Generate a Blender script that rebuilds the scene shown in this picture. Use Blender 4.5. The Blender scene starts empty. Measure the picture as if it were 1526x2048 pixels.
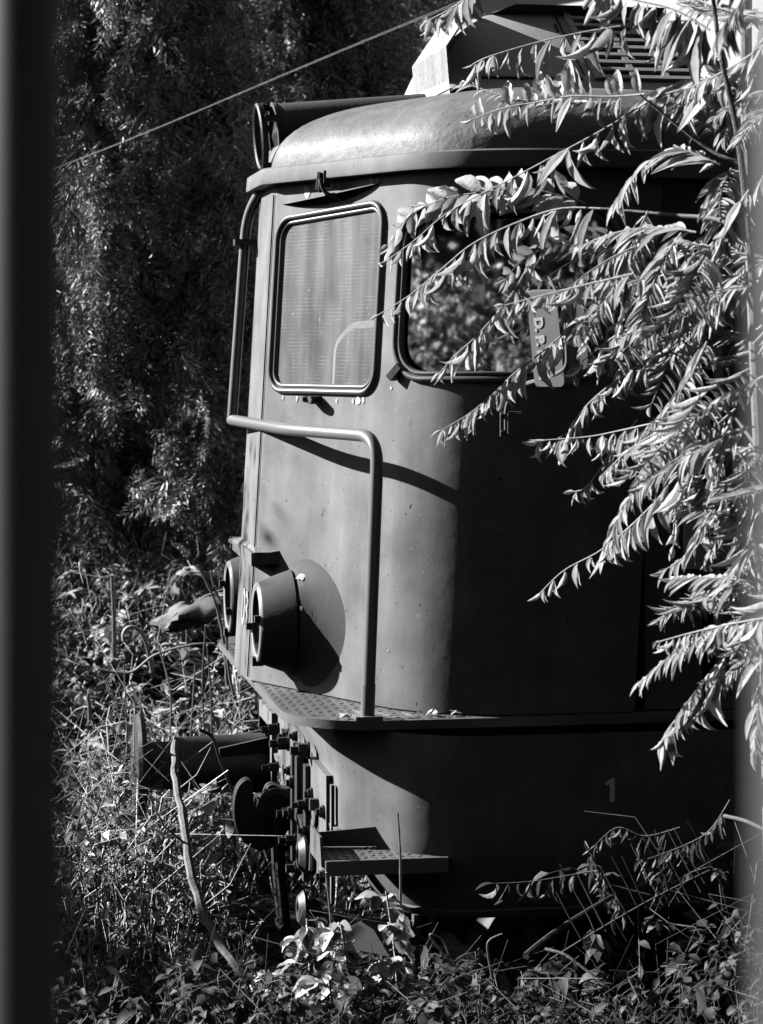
import bpy, math, random
import numpy as np
from mathutils import Vector, Matrix
random.seed(7); rng = np.random.default_rng(7)
SC = bpy.context.scene; COL = SC.collection
R = math.radians
# ------------------------------------------------------------------ camera
F_PX = 4836.0                                   # 85 mm lens on a 36 mm tall frame
HOR = 700.0                                     # horizon row in the 1526x2048 frame
TH = R(10.0)
CAM = np.array([-1.102, -9.061, 2.57])
DV = np.array([math.sin(TH), math.cos(TH), 0.0]); RV = np.array([math.cos(TH), -math.sin(TH), 0.0])
cam = bpy.data.cameras.new('camera'); camo = bpy.data.objects.new('camera', cam); COL.objects.link(camo)
camo.location = CAM; camo.rotation_euler = (R(90), 0, -TH)
cam.sensor_width = 36; cam.sensor_fit = 'AUTO'; cam.lens = F_PX / 2048 * 36
cam.shift_y = -(1024 - HOR) / 2048
cam.clip_start = 0.05; cam.clip_end = 500
cam.dof.use_dof = True; cam.dof.focus_distance = 8.3; cam.dof.aperture_fstop = 6.3
SC.camera = camo
# ------------------------------------------------------------------ sky, sun, exposure
SUN_E = R(26.0); LXY = np.array([-0.857, 0.515])
SUNV = np.array([LXY[0]*math.cos(SUN_E), LXY[1]*math.cos(SUN_E), math.sin(SUN_E)])
w = bpy.data.worlds.new('World'); SC.world = w; w.use_nodes = True
nt = w.node_tree; nt.nodes.clear()
sky = nt.nodes.new('ShaderNodeTexSky'); sky.sky_type = 'NISHITA'; sky.sun_disc = False
sky.sun_elevation = SUN_E; sky.sun_rotation = math.atan2(LXY[0], LXY[1]); sky.dust_density = 0.3; sky.air_density = 1.0
sep = nt.nodes.new('ShaderNodeSeparateColor'); bg = nt.nodes.new('ShaderNodeBackground'); out = nt.nodes.new('ShaderNodeOutputWorld')
nt.links.new(sky.outputs[0], sep.inputs[0]); nt.links.new(sep.outputs[0], bg.inputs[0]); bg.inputs[1].default_value = 0.05
nt.links.new(bg.outputs[0], out.inputs[0])      # the red record of the sky: black-and-white film behind a red filter
sun = bpy.data.lights.new('sun', 'SUN'); sun.energy = 5.0; sun.angle = R(0.53); sun.color = (1, 1, 1)
suno = bpy.data.objects.new('sun', sun); COL.objects.link(suno)
suno.rotation_euler = Vector(-SUNV).to_track_quat('-Z', 'Y').to_euler()
SC.view_settings.view_transform = 'Standard'; SC.view_settings.look = 'None'
SC.view_settings.exposure = 1.7; SC.view_settings.gamma = 1.0
SC.cycles.max_bounces = 5; SC.cycles.transparent_max_bounces = 8; SC.cycles.diffuse_bounces = 0; SC.cycles.glossy_bounces = 2
SC.cycles.sample_clamp_indirect = 3.0

def U(px, py, D):
    "world point seen at a pixel of the 1526x2048 photograph, D metres into the scene"
    return CAM + D * (DV + (px - 763) / F_PX * RV + np.array([0, 0, (HOR - py) / F_PX]))
def V3(*a): return np.array(a, float)
def nrm(v):
    v = np.asarray(v, float); return v / (np.linalg.norm(v) + 1e-12)
# ------------------------------------------------------------------ materials
MATS = {}
def mat(name, v, rough=0.6, spec=0.3, var=0.0, vscale=6.0, streak=0.0, chips=None, bump=0.0, bscale=60.0, metal=0.0, trans=0.0, island=0.0, pits=0.0):
    if name in MATS: return MATS[name]
    m = bpy.data.materials.new(name); m.use_nodes = True; nt = m.node_tree; N = nt.nodes; L = nt.links
    b = N['Principled BSDF']; b.inputs['Roughness'].default_value = rough; b.inputs['Specular IOR Level'].default_value = spec
    b.inputs['Metallic'].default_value = metal
    tc = N.new('ShaderNodeTexCoord'); co = tc.outputs['Object']
    def math_(op, a, c):
        n = N.new('ShaderNodeMath'); n.operation = op
        for i, x in enumerate((a, c)):
            if isinstance(x, (int, float)): n.inputs[i].default_value = x
            else: L.new(x, n.inputs[i])
        return n.outputs[0]
    def noise(scale, detail=4, mapv=None):
        n = N.new('ShaderNodeTexNoise'); n.inputs['Scale'].default_value = scale; n.inputs['Detail'].default_value = detail
        if mapv:
            mp = N.new('ShaderNodeMapping'); mp.inputs['Scale'].default_value = mapv; L.new(co, mp.inputs[0]); L.new(mp.outputs[0], n.inputs['Vector'])
        else: L.new(co, n.inputs['Vector'])
        return n.outputs['Fac']
    val = math_('ADD', v, 0.0)
    if var: val = math_('MULTIPLY', val, math_('ADD', math_('MULTIPLY', math_('SUBTRACT', noise(vscale, 6), 0.5), 2*var), 1.0))
    if streak: val = math_('MULTIPLY', val, math_('ADD', math_('MULTIPLY', math_('SUBTRACT', noise(1.0, 6, (17, 17, 0.9)), 0.5), 2*streak), 1.0))
    if island:
        g = N.new('ShaderNodeNewGeometry')
        val = math_('MULTIPLY', val, math_('ADD', math_('MULTIPLY', math_('SUBTRACT', g.outputs['Random Per Island'], 0.5), 2*island), 1.0))
    def spot(val, scale, th, target, detail=3):
        n = noise(scale, detail); r = N.new('ShaderNodeMapRange'); r.inputs[1].default_value = th; r.inputs[2].default_value = th + 0.015
        L.new(n, r.inputs[0]); mx = N.new('ShaderNodeMix'); mx.data_type = 'FLOAT'
        L.new(r.outputs[0], mx.inputs[0]); L.new(val, mx.inputs[2]); mx.inputs[3].default_value = target
        return mx.outputs[0]
    if chips:
        for (sc_, th, tg) in chips: val = spot(val, sc_, th, tg)
    if pits: val = spot(val, 55, 0.66, v * pits, 5)
    cc = N.new('ShaderNodeCombineColor')
    for i in range(3): L.new(val, cc.inputs[i])
    L.new(cc.outputs[0], b.inputs['Base Color'])
    if bump:
        bn = N.new('ShaderNodeBump'); bn.inputs['Strength'].default_value = bump; bn.inputs['Distance'].default_value = 0.01
        L.new(noise(bscale, 5), bn.inputs['Height']); L.new(bn.outputs[0], b.inputs['Normal'])
    if trans:
        t = N.new('ShaderNodeBsdfTranslucent'); L.new(cc.outputs[0], t.inputs[0]); mx = N.new('ShaderNodeMixShader'); mx.inputs[0].default_value = trans
        L.new(b.outputs[0], mx.inputs[1]); L.new(t.outputs[0], mx.inputs[2]); L.new(mx.outputs[0], N['Material Output'].inputs[0])
    MATS[name] = m; return m
M_PAINT = mat('worn_grey_paint', 0.13, 0.55, 0.18, var=0.75, vscale=5, streak=0.32, chips=[(95, 0.715, 0.30), (48, 0.705, 0.03), (150, 0.685, 0.05)], bump=0.12, bscale=14)
M_LAMP = mat('lamp_paint', 0.078, 0.8, 0.08, var=0.3, vscale=9, chips=[(70, 0.74, 0.3), (80, 0.73, 0.02)], bump=0.1, bscale=60)
M_LAMPRIM = mat('lamp_rim_paint', 0.2, 0.45, 0.4, var=0.1)
M_ROOF = mat('weathered_roof_paint', 0.12, 0.56, 0.16, var=0.6, vscale=9, chips=[(120, 0.72, 0.34)], bump=0.5, bscale=22, pits=0.35)
M_HOUSE = mat('pale_roof_housing_paint', 0.3, 0.5, 0.4, var=0.12, vscale=4, streak=0.18, bump=0.04)
M_TIN = mat('peeling_tin', 0.22, 0.5, 0.3, var=0.2, vscale=12, streak=0.55, chips=[(60, 0.66, 0.04), (35, 0.68, 0.33)], bump=0.1)
M_RUBBER = mat('window_rubber', 0.075, 0.4, 0.4, var=0.15, bump=0.03)
M_RAIL = mat('rail_paint', 0.12, 0.38, 0.5, var=0.15, vscale=20, chips=[(120, 0.74, 0.05)])
M_DARK = mat('grimy_iron', 0.022, 0.6, 0.3, var=0.4, vscale=14, chips=[(70, 0.7, 0.12)], bump=0.15)
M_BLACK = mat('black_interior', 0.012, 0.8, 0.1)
M_IRON = mat('dull_iron', 0.05, 0.5, 0.4, var=0.3, vscale=20, bump=0.1)
M_PLATE = mat('chequer_plate', 0.1, 0.5, 0.4, var=0.3, vscale=14, bump=0.1)
M_WHITE = mat('white_paint', 0.85, 0.6, 0.2, var=0.08)
M_SEAT = mat('pale_seat_frame', 0.8, 0.5, 0.2)
M_BARE = mat('bare_primer', 0.36, 0.7, 0.1, var=0.15, vscale=60)
M_GLASSL = mat('lamp_glass', 0.04, 0.08, 0.6)
M_BOARD = mat('notice_board_paint', 0.42, 0.6, 0.2, var=0.12, vscale=15, chips=[(70, 0.7, 0.1)])
M_LEAF = mat('dry_leaflet', 0.47, 0.7, 0.12, var=0.3, vscale=45, trans=0.38, island=0.35, bump=0.3, bscale=90)
M_WEED = mat('weed_leaf', 0.42, 0.6, 0.2, trans=0.3, island=0.95)
M_DULLWEED = mat('dull_weed_leaf', 0.085, 0.6, 0.25, trans=0.4, island=0.6)
M_WITHER = mat('withered_leaf', 0.17, 0.75, 0.1, var=0.3, vscale=40, trans=0.2, bump=0.4)
M_TWIG = mat('dull_twig', 0.1, 0.6, 0.2, island=0.8)
M_STALK = mat('dry_stalk', 0.45, 0.6, 0.2, island=0.75, var=0.2, vscale=60)
M_CONIF = mat('conifer_spray', 0.36, 0.5, 0.35, trans=0.08, island=0.7)
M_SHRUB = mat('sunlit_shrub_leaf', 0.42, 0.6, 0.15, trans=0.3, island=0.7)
M_LITWHITE = mat('lit_white_paint', 0.3, 0.6, 0.15, var=0.1)  # darker copy of the white paint, toned down for sunlit lettering
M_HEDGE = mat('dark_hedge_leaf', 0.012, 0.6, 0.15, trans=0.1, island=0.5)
M_BARK = mat('bark', 0.05, 0.8, 0.15, var=0.4, vscale=40, bump=0.5, bscale=60)
M_SAPBARK = mat('pale_bark', 0.15, 0.7, 0.2, var=0.3, vscale=50, chips=[(60, 0.68, 0.06)], bump=0.3)
M_SOIL = mat('soil', 0.018, 0.9, 0.1, var=0.5, vscale=8, bump=0.6, bscale=20)
M_ROCK = mat('rock', 0.15, 0.85, 0.15, var=0.4, vscale=9, bump=0.6, bscale=18)
M_WALL = mat('white_render', 0.4, 0.8, 0.1, var=0.06)
M_FENCE = mat('fence_iron', 0.085, 0.5, 0.4, var=0.1)
M_CABLE = mat('cable', 0.03, 0.5, 0.3)
M_SHEET = mat('grey_steel_sheet', 0.13, 0.45, 0.3, var=0.15, vscale=8)

def pane_mat(name, dust, alpha, lines, ior):
    m = bpy.data.materials.new(name); m.use_nodes = True; nt = m.node_tree; N = nt.nodes; L = nt.links
    b = N['Principled BSDF']; b.inputs['Roughness'].default_value = 0.7; b.inputs['Specular IOR Level'].default_value = 0.1
    tc = N.new('ShaderNodeTexCoord')
    def noise(scale, mapv, detail=4):
        n = N.new('ShaderNodeTexNoise'); n.inputs['Scale'].default_value = scale; n.inputs['Detail'].default_value = detail
        mp = N.new('ShaderNodeMapping'); mp.inputs['Scale'].default_value = mapv; L.new(tc.outputs['Object'], mp.inputs[0]); L.new(mp.outputs[0], n.inputs['Vector']); return n.outputs['Fac']
    def rng_(x, a, c, lo, hi):
        r = N.new('ShaderNodeMapRange'); r.inputs[1].default_value = a; r.inputs[2].default_value = c; r.inputs[3].default_value = lo; r.inputs[4].default_value = hi; L.new(x, r.inputs[0]); return r.outputs[0]
    def m2(op, a, c):
        n = N.new('ShaderNodeMath'); n.operation = op
        for i, x in enumerate((a, c)):
            if isinstance(x, (int, float)): n.inputs[i].default_value = x
            else: L.new(x, n.inputs[i])
        return n.outputs[0]
    soft = rng_(noise(5, (1, 1, .7)), .3, .7, alpha*.7, min(1, alpha*1.15))
    stre = rng_(noise(1, (16, 16, 1.6)), .35, .65, -.09 if lines else 0, .09 if lines else 0)
    spk = rng_(noise(70, (1, 1, 1), 8), .66, .80, 0, .5)
    a = m2('ADD', m2('ADD', soft, stre), spk)
    if lines:                                    # heating wires baked into the laminated pane
        wv = N.new('ShaderNodeTexWave'); wv.bands_direction = 'Z'; wv.inputs['Scale'].default_value = 24; wv.inputs['Distortion'].default_value = 1.2; wv.inputs['Detail'].default_value = 3
        L.new(tc.outputs['Object'], wv.inputs['Vector'])
        ln = m2('MULTIPLY', rng_(wv.outputs['Fac'], .9, 1.0, 0, .25), rng_(noise(16, (1, 1, 1)), .45, .6, 0, 1))
        a = m2('ADD', a, ln)
    a = rng_(a, 0, 1, 0, 1)
    dv = m2('ADD', dust, m2('MULTIPLY', spk, .22))
    if lines: dv = m2('ADD', dv, m2('MULTIPLY', ln, .16))
    dv = m2('ADD', dv, m2('MULTIPLY', stre, .25)); cc = N.new('ShaderNodeCombineColor')
    for i in range(3): L.new(dv, cc.inputs[i])
    L.new(cc.outputs[0], b.inputs['Base Color'])
    g = N.new('ShaderNodeBsdfGlossy'); g.inputs['Roughness'].default_value = 0.02
    t = N.new('ShaderNodeBsdfTransparent'); t.inputs[0].default_value = (.85, .85, .85, 1)
    fr = N.new('ShaderNodeFresnel'); fr.inputs[0].default_value = ior
    m1 = N.new('ShaderNodeMixShader'); L.new(fr.outputs[0], m1.inputs[0]); L.new(t.outputs[0], m1.inputs[1]); L.new(g.outputs[0], m1.inputs[2])
    mx = N.new('ShaderNodeMixShader'); L.new(a, mx.inputs[0]); L.new(m1.outputs[0], mx.inputs[1]); L.new(b.outputs[0], mx.inputs[2])
    L.new(mx.outputs[0], N['Material Output'].inputs[0]); return m
M_PANE = pane_mat('dusty_heated_pane', 0.165, 0.74, True, 1.04)
M_PANE2 = pane_mat('dusty_side_pane', 0.16, 0.22, False, 5.5)
# ------------------------------------------------------------------ mesh building
class MB:
    def __init__(s): s.v = []; s.f = []; s.n = 0
    def add(s, v, f):
        v = np.asarray(v, float).reshape(-1, 3)
        s.v.append(v); o = s.n
        s.f.extend(tuple(i + o for i in q) for q in f); s.n += len(v); return s
    def box(s, c, half, ax=None):
        c = np.asarray(c, float)
        ax = np.eye(3) if ax is None else np.array([nrm(a) for a in ax])
        vs = [c + sx*half[0]*ax[0] + sy*half[1]*ax[1] + sz*half[2]*ax[2] for sx in (-1, 1) for sy in (-1, 1) for sz in (-1, 1)]
        return s.add(vs, [(0,1,3,2),(4,6,7,5),(0,4,5,1),(2,3,7,6),(0,2,6,4),(1,5,7,3)])
    def grid(s, P, closed_u=False, closed_v=False, keep=None):
        P = np.asarray(P, float); nu, nv = P.shape[:2]; f = []
        for i in range(nu - (0 if closed_u else 1)):
            for j in range(nv - (0 if closed_v else 1)):
                if keep is None or keep(i, j):
                    a, b = (i+1) % nu, (j+1) % nv
                    f.append((i*nv+j, a*nv+j, a*nv+b, i*nv+b))
        return s.add(P, f)
    def tube(s, path, r, n=8, caps=True):
        path = [np.asarray(p, float) for p in path]; k = len(path)
        rr = r if hasattr(r, '__len__') else [r]*k
        t0 = nrm(path[1]-path[0]); a = nrm(np.cross(t0, V3(0.31, 0.2, 0.93) if abs(t0[2]) < .8 else V3(1, .1, 0)))
        P = []
        for i in range(k):
            t = nrm(path[min(i+1, k-1)] - path[max(i-1, 0)]); a = nrm(a - t*np.dot(a, t)); b = np.cross(t, a)
            P.append([path[i] + rr[i]*(math.cos(q)*a + math.sin(q)*b) for q in np.linspace(0, 2*math.pi, n, endpoint=False)])
        o = s.n; s.grid(P, closed_v=True)
        if caps:
            s.f.append(tuple(o + j for j in range(n))[::-1]); s.f.append(tuple(o + (k-1)*n + j for j in range(n)))
        return s
    def lathe(s, c, axis, prof, n=40, up=(0, 0, 1), a0=0, a1=360):
        axis = nrm(axis); u = nrm(np.cross(up, axis)); v = np.cross(axis, u); full = abs(a1-a0) >= 359.9
        ang = np.radians(np.linspace(a0, a1, n, endpoint=not full))
        P = [[np.asarray(c, float) + d*axis + r*(math.cos(q)*u + math.sin(q)*v) for q in ang] for (d, r) in prof]
        return s.grid(P, closed_v=full)
    def prism(s, loop, vec):
        loop = [np.asarray(p, float) for p in loop]; n = len(loop); vec = np.asarray(vec, float)
        f = [tuple(range(n))[::-1], tuple(range(n, 2*n))] + [(i, (i+1) % n, n+(i+1) % n, n+i) for i in range(n)]
        return s.add(loop + [p + vec for p in loop], f)
    def sweep(s, pts, norms, prof):
        "closed sweep of a profile (outward in plane, along normal) round a loop"
        k = len(pts); P = []
        for i in range(k):
            t = nrm(pts[(i+1) % k] - pts[i-1]); n = nrm(norms[i]); b = nrm(np.cross(t, n))
            P.append([pts[i] + u*b + w_*n for (u, w_) in prof])
        return s.grid(P, closed_u=True)
    def build(s, name, m, parent=None, smooth=True, sharp=35):
        v = np.concatenate(s.v)
        org = np.array(parent['_org']) if parent is not None and '_org' in parent else np.zeros(3)
        me = bpy.data.meshes.new(name); me.from_pydata((v - org).tolist(), [], s.f); me.update()
        o = bpy.data.objects.new(name, me); COL.objects.link(o)
        if m: me.materials.append(m)
        if smooth:
            me.polygons.foreach_set('use_smooth', [True]*len(me.polygons))
            try: me.set_sharp_from_angle(angle=R(sharp))
            except Exception: pass
        if parent is not None:
            o.parent = parent; o['_org'] = list(org)
        return o
def fast_mesh(name, V, Q, m, parent=None, smooth=True):
    V = np.asarray(V, np.float32); Q = np.asarray(Q, np.int32)
    org = np.array(parent['_org'], np.float32) if parent is not None and '_org' in parent else np.zeros(3, np.float32)
    me = bpy.data.meshes.new(name); me.vertices.add(len(V)); me.vertices.foreach_set('co', (V - org).ravel())
    me.loops.add(Q.size); me.loops.foreach_set('vertex_index', Q.ravel()); me.polygons.add(len(Q))
    me.polygons.foreach_set('loop_start', np.arange(0, Q.size, 4, dtype=np.int32))
    me.update(calc_edges=True); me.validate()
    me.polygons.foreach_set('use_smooth', np.full(len(me.polygons), smooth))
    me.materials.append(m); o = bpy.data.objects.new(name, me); COL.objects.link(o)
    if parent is not None: o.parent = parent; o['_org'] = [float(x) for x in org]
    return o
def thing(name, label, cat, loc, group=None):
    o = bpy.data.objects.new(name, None); COL.objects.link(o); o.location = [float(x) for x in loc]; o['_org'] = [float(x) for x in loc]
    o.empty_display_size = 0.1
    return tag(o, label, cat, group)
def tag(o, label, cat, group=None, kind=None):
    if label: o['label'] = label
    if cat: o['category'] = cat
    if group: o['group'] = group
    if kind: o['kind'] = kind
    return o
def smooth_path(pts, n=24):
    pts = np.asarray(pts, float); k = len(pts)
    if k < 3: return [pts[0] + (pts[1]-pts[0])*t for t in np.linspace(0, 1, n)]
    out = []
    for t in np.linspace(0, k-1, n):
        i = min(int(t), k-2); f = t - i; p0 = pts[max(i-1, 0)]; p1 = pts[i]; p2 = pts[i+1]; p3 = pts[min(i+2, k-1)]
        out.append(.5*((2*p1) + (-p0+p2)*f + (2*p0-5*p1+4*p2-p3)*f*f + (-p0+3*p1-3*p2+p3)*f**3))
    return out
def bent(pts, r, n=7):
    "polyline with its corners rounded to radius r"
    pts = [np.asarray(p, float) for p in pts]; out = [pts[0]]
    for i in range(1, len(pts)-1):
        a, b, c = pts[i-1], pts[i], pts[i+1]; ra = min(r, np.linalg.norm(a-b)*.49, np.linalg.norm(c-b)*.49)
        p, q = b + nrm(a-b)*ra, b + nrm(c-b)*ra
        out += [(1-t)**2*p + 2*t*(1-t)*b + t*t*q for t in np.linspace(0, 1, n)]
    return out + [pts[-1]]
def text_part(name, body, size, origin, xdir, ydir, m, parent, bold=0.0):
    cu = bpy.data.curves.new(name, 'FONT'); cu.body = body; cu.size = size; cu.extrude = 0.0008; cu.offset = bold
    cu.align_x = 'CENTER'; cu.align_y = 'CENTER'
    t = bpy.data.objects.new('tmp', cu); COL.objects.link(t); dg = bpy.context.evaluated_depsgraph_get()
    me = bpy.data.meshes.new_from_object(t.evaluated_get(dg)); bpy.data.objects.remove(t); me.name = name
    x = nrm(xdir); y = nrm(ydir - x*np.dot(x, ydir)); z = np.cross(x, y); org = np.array(parent['_org'])
    mt = Matrix(((x[0], y[0], z[0], 0), (x[1], y[1], z[1], 0), (x[2], y[2], z[2], 0), (0, 0, 0, 1)))
    me.transform(Matrix.Translation([float(q) for q in (np.asarray(origin) - org)]) @ mt)
    me.materials.clear(); me.materials.append(m); o = bpy.data.objects.new(name, me); COL.objects.link(o); o.parent = parent; o['_org'] = list(org); return o
# ------------------------------------------------------------------ terrain
def sstep(t): t = np.clip(t, 0, 1); return t*t*(3-2*t)
def gz(x, y):
    x = np.asarray(x, float); y = np.asarray(y, float)
    z = 0.02 + 0.95*sstep((y - 1.9)/3.6) + .36*sstep((-y - 1.15)/.6) + .5*sstep((-y - 2.6)/2.6)
    return z + 0.06*np.sin(1.7*x + .6*y) * np.sin(1.3*y + .4) + 0.03*np.sin(5.1*x)*np.sin(4.3*y + 1)
gx = np.concatenate([np.linspace(-80, -8, 14)[:-1], np.linspace(-8, 8, 81)[:-1], np.linspace(8, 80, 14)])
gy = np.concatenate([np.linspace(-80, -10, 14)[:-1], np.linspace(-10, 10, 101)[:-1], np.linspace(10, 90, 14)])
GX, GY = np.meshgrid(gx, gy, indexing='ij')
tag(MB().grid(np.stack([GX, GY, gz(GX, GY)], -1)).build('ground', M_SOIL), None, None, kind='structure')
# ------------------------------------------------------------------ locomotive
loco = thing('locomotive', 'old grey diesel locomotive with rounded cab and overgrown nose', 'locomotive', (1.0, 0.0, 0.0))
class Plan:
    "symmetric outline of a cab seen from above, measured outwards from the centre line of its nose"
    def __init__(s, x0, segs, step=0.004):
        x, y, h = x0, 0.0, 0.0; xs, ys, hs, ss = [x], [y], [h], [0.0]; S = 0
        for (length, h1) in segs:
            k = max(2, int(length/step)); d = length/k; h0 = h
            for i in range(k):
                hm = h0 + (h1-h0)*(i+.5)/k; x += d*math.sin(hm); y -= d*math.cos(hm); S += d
                xs.append(x); ys.append(y); hs.append(h0 + (h1-h0)*(i+1)/k); ss.append(S)
            h = h1
        s.s, s.x, s.y, s.h, s.len = map(np.array, (ss, xs, ys, hs, S))
    def at(s, q):
        a = abs(q); x = np.interp(a, s.s, s.x); y = np.interp(a, s.s, s.y); h = np.interp(a, s.s, s.h); g = 1 if q >= 0 else -1
        return x, g*y, -math.cos(h), -g*math.sin(h)
RAKE = 0.055
cab = Plan(0.0, [(0.20, 0), (0.04, R(26)), (0.79, R(26)), (0.52*R(64), R(90)), (0.36, R(90))])
S_END = float(cab.len)
def S(q, z, off=0.0):
    x, y, nx, ny = cab.at(q); return V3(x + off*nx + (z-2.2)*RAKE, y + off*ny, z)
def SN(q): x, y, nx, ny = cab.at(q); return V3(nx, ny, 0.0)
Z0, Z1 = 1.36, 3.20
def win_loop(s0, s1, z0, z1, r, skew=0.0, n=9):
    pts = []
    for (cx, cz, a0) in ((s1-r, z0+r, -90), (s1-r, z1-r, 0), (s0+r, z1-r, 90), (s0+r, z0+r, 180)):
        for a in np.radians(np.linspace(a0, a0+90, n)): pts.append((cx + r*math.cos(a), cz + r*math.sin(a)))
    m = []
    for i, (a, b) in enumerate(pts):             # fill straights so the loop follows the curved wall
        m.append((a, b)); c, d = pts[(i+1) % len(pts)]; k = int(math.hypot(c-a, d-b)/.04)
        m += [(a+(c-a)*t/(k+1), b+(d-b)*t/(k+1)) for t in range(1, k+1)]
    return [(a, b + skew*((a-s0)/(s1-s0))*((b-z0)/(z1-z0))) for a, b in m]
W1 = (0.275, 0.925, 2.425, 3.045, 0.075, 0.035)   # front corner window
W2 = (1.035, 1.83, 2.475, 3.05, 0.13, 0.0)      # side window, wrapping the corner
def inside(W, q, z, g=0.0):
    s0, s1, z0, z1, r, sk = W
    z = z - sk*((q-s0)/(s1-s0))*((z-z0)/(z1-z0)); dx = max(s0+r-q, q-(s1-r), 0); dz = max(z0+r-z, z-(z1-r), 0)
    return math.hypot(dx, dz) < r - g
sl = np.concatenate([np.arange(-S_END, .24, .06), np.arange(.24, 1.87, .0125), np.linspace(1.875, S_END, 4)])
zl = np.concatenate([np.arange(Z0, 2.39, .1), np.arange(2.39, 3.1, .0125), np.linspace(3.105, Z1, 3)])
G = np.array([[S(a, z) for z in zl] for a in sl])
body = MB().grid(G, keep=lambda i, j: not (inside(W1, (sl[i]+sl[i+1])/2, (zl[j]+zl[j+1])/2) or inside(W2, (sl[i]+sl[i+1])/2, (zl[j]+zl[j+1])/2)))
ex = S(S_END, 2.2)[0]
# far and rear walls, and the long body side behind the door recess
YS = abs(S(S_END, 2.2)[1])
cabb = body.build('cab_shell', M_PAINT, loco, sharp=60)
b2 = MB()
b2.box((ex+.10, -YS+.05, 2.28), (.10, .015, .92)).box((ex+2.6, -YS+.03, 2.28), (2.35, .02, .92)).box((ex+2.4, YS-.03, 2.28), (2.6, .02, .92))
b2.build('body_side', M_PAINT, loco, smooth=False)
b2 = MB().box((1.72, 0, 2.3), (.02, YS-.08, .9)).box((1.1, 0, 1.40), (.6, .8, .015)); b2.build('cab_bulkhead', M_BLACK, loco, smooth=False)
MB().tube([V3(ex+.235, -YS-.03, 1.55), V3(ex+.235, -YS-.03, 2.9)], .016).build('door_grab_rail', M_RAIL, loco)
# interior seat frame seen through the front pane
sf = MB(); p = lambda q, z, d: S(q, z, -d)
sf.tube(bent([p(.615, 2.40, .07), p(.615, 2.585, .07), p(.70, 2.645, .07), p(.90, 2.655, .08)], .03), .030, 6); sf.build('seat_frame', M_SEAT, loco)
dk = MB().box(p(1.25, 2.5, .22), (.035, .035, .03)); dk.lathe(p(1.25, 2.42, .22), (0, 0, 1), [(0, .06), (.05, .06), (.055, .05), (.1, .048), (.105, .03), (.15, .028), (.16, .0)], 16)
dk.build('brake_valve', M_SEAT, loco)
FRAME = [(-.024, -.014), (-.023, .002), (-.018, .006), (-.011, .005), (-.009, .001), (-.007, .009), (-.001, .015), (.006, .015), (.012, .010), (.015, -.006)]
def window(name, W, pane_m):
    loop = win_loop(*W); pts = [S(a, z) for a, z in loop]; nn = [SN(a) for a, z in loop]
    n = len(loop); par = None
    # pane: strips between left and right borders at every height
    s0, s1, z0, z1, r, sk = W; zz = np.linspace(0, 1, 25); rows = []
    for t in zz:
        zz_ = z0 + (z1-z0)*t; dz = max(z0+r-zz_, zz_-(z1-r), 0); ins = r - math.sqrt(max(r*r-dz*dz, 0)) if dz > 0 else 0
        qs = np.linspace(s0+ins, s1-ins, 25); row = [S(q, zz_ + sk*((q-s0)/(s1-s0))*t, -.006) for q in qs]
        if name == 'side_window':
            A_, B_ = S(s0, zz_, -.03), S(s1, zz_, -.014); row = [A_ + (B_-A_)*((q-s0)/(s1-s0)) for q in qs]
        rows.append(row)
    pane = MB().grid(rows).build(name, pane_m, loco)
    if name == 'side_window':
        A_ = lambda z_: S(s0, z_, -.03); B_ = lambda z_: S(s1, z_, -.014)
        MB().grid([pts, [A_(z_) + (B_(z_)-A_(z_))*((a-s0)/(s1-s0)) for a, z_ in loop]], closed_v=True).build('reveal', M_RUBBER, pane)
    MB().sweep(pts, nn, FRAME).build('frame', M_RUBBER, pane, sharp=80)
    return pane
win1 = window('front_window', W1, M_PANE); win2 = window('side_window', W2, M_PANE2)
# small latch clip and screw under the panes
MB().tube([S(.56, 2.395, .0), S(.56, 2.395, .045)], .012, 8).tube([S(.60, 2.393, .0), S(.60, 2.393, .05)], .015, 8).box(S(.58, 2.395, .03), (.03, .01, .008)).build('washer_jet', M_DARK, loco)
MB().box(S(1.06, 2.495, .014), (.014, .03, .012), (SN(1.06), V3(-.5, .45, -.7), V3(.5, -.45, -.7))).build('frame_clip', M_IRON, loco)
# rain visor over the front window
qs = np.linspace(.29, .90, 22); vis = []
for q in qs:
    t = (q-.29)/.61; d = .042*math.sin(math.pi*t)**.7; zt = 3.105 + .045*t
    vis.append([S(q, zt, .0), S(q, zt-.008*d/.042, d), S(q, zt-.012*d/.042-.001, d), S(q, zt-.004, .0)])
visor = MB().grid(vis, closed_v=True).build('rain_visor', M_PAINT, loco, sharp=25)
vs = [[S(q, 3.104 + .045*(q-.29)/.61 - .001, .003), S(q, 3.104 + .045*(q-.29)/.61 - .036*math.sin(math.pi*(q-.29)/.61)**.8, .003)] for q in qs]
MB().grid(vs).build('vent_slit_dark', M_BLACK, visor)  # black sheet on the wall stands in for the dark inside the slit
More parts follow.
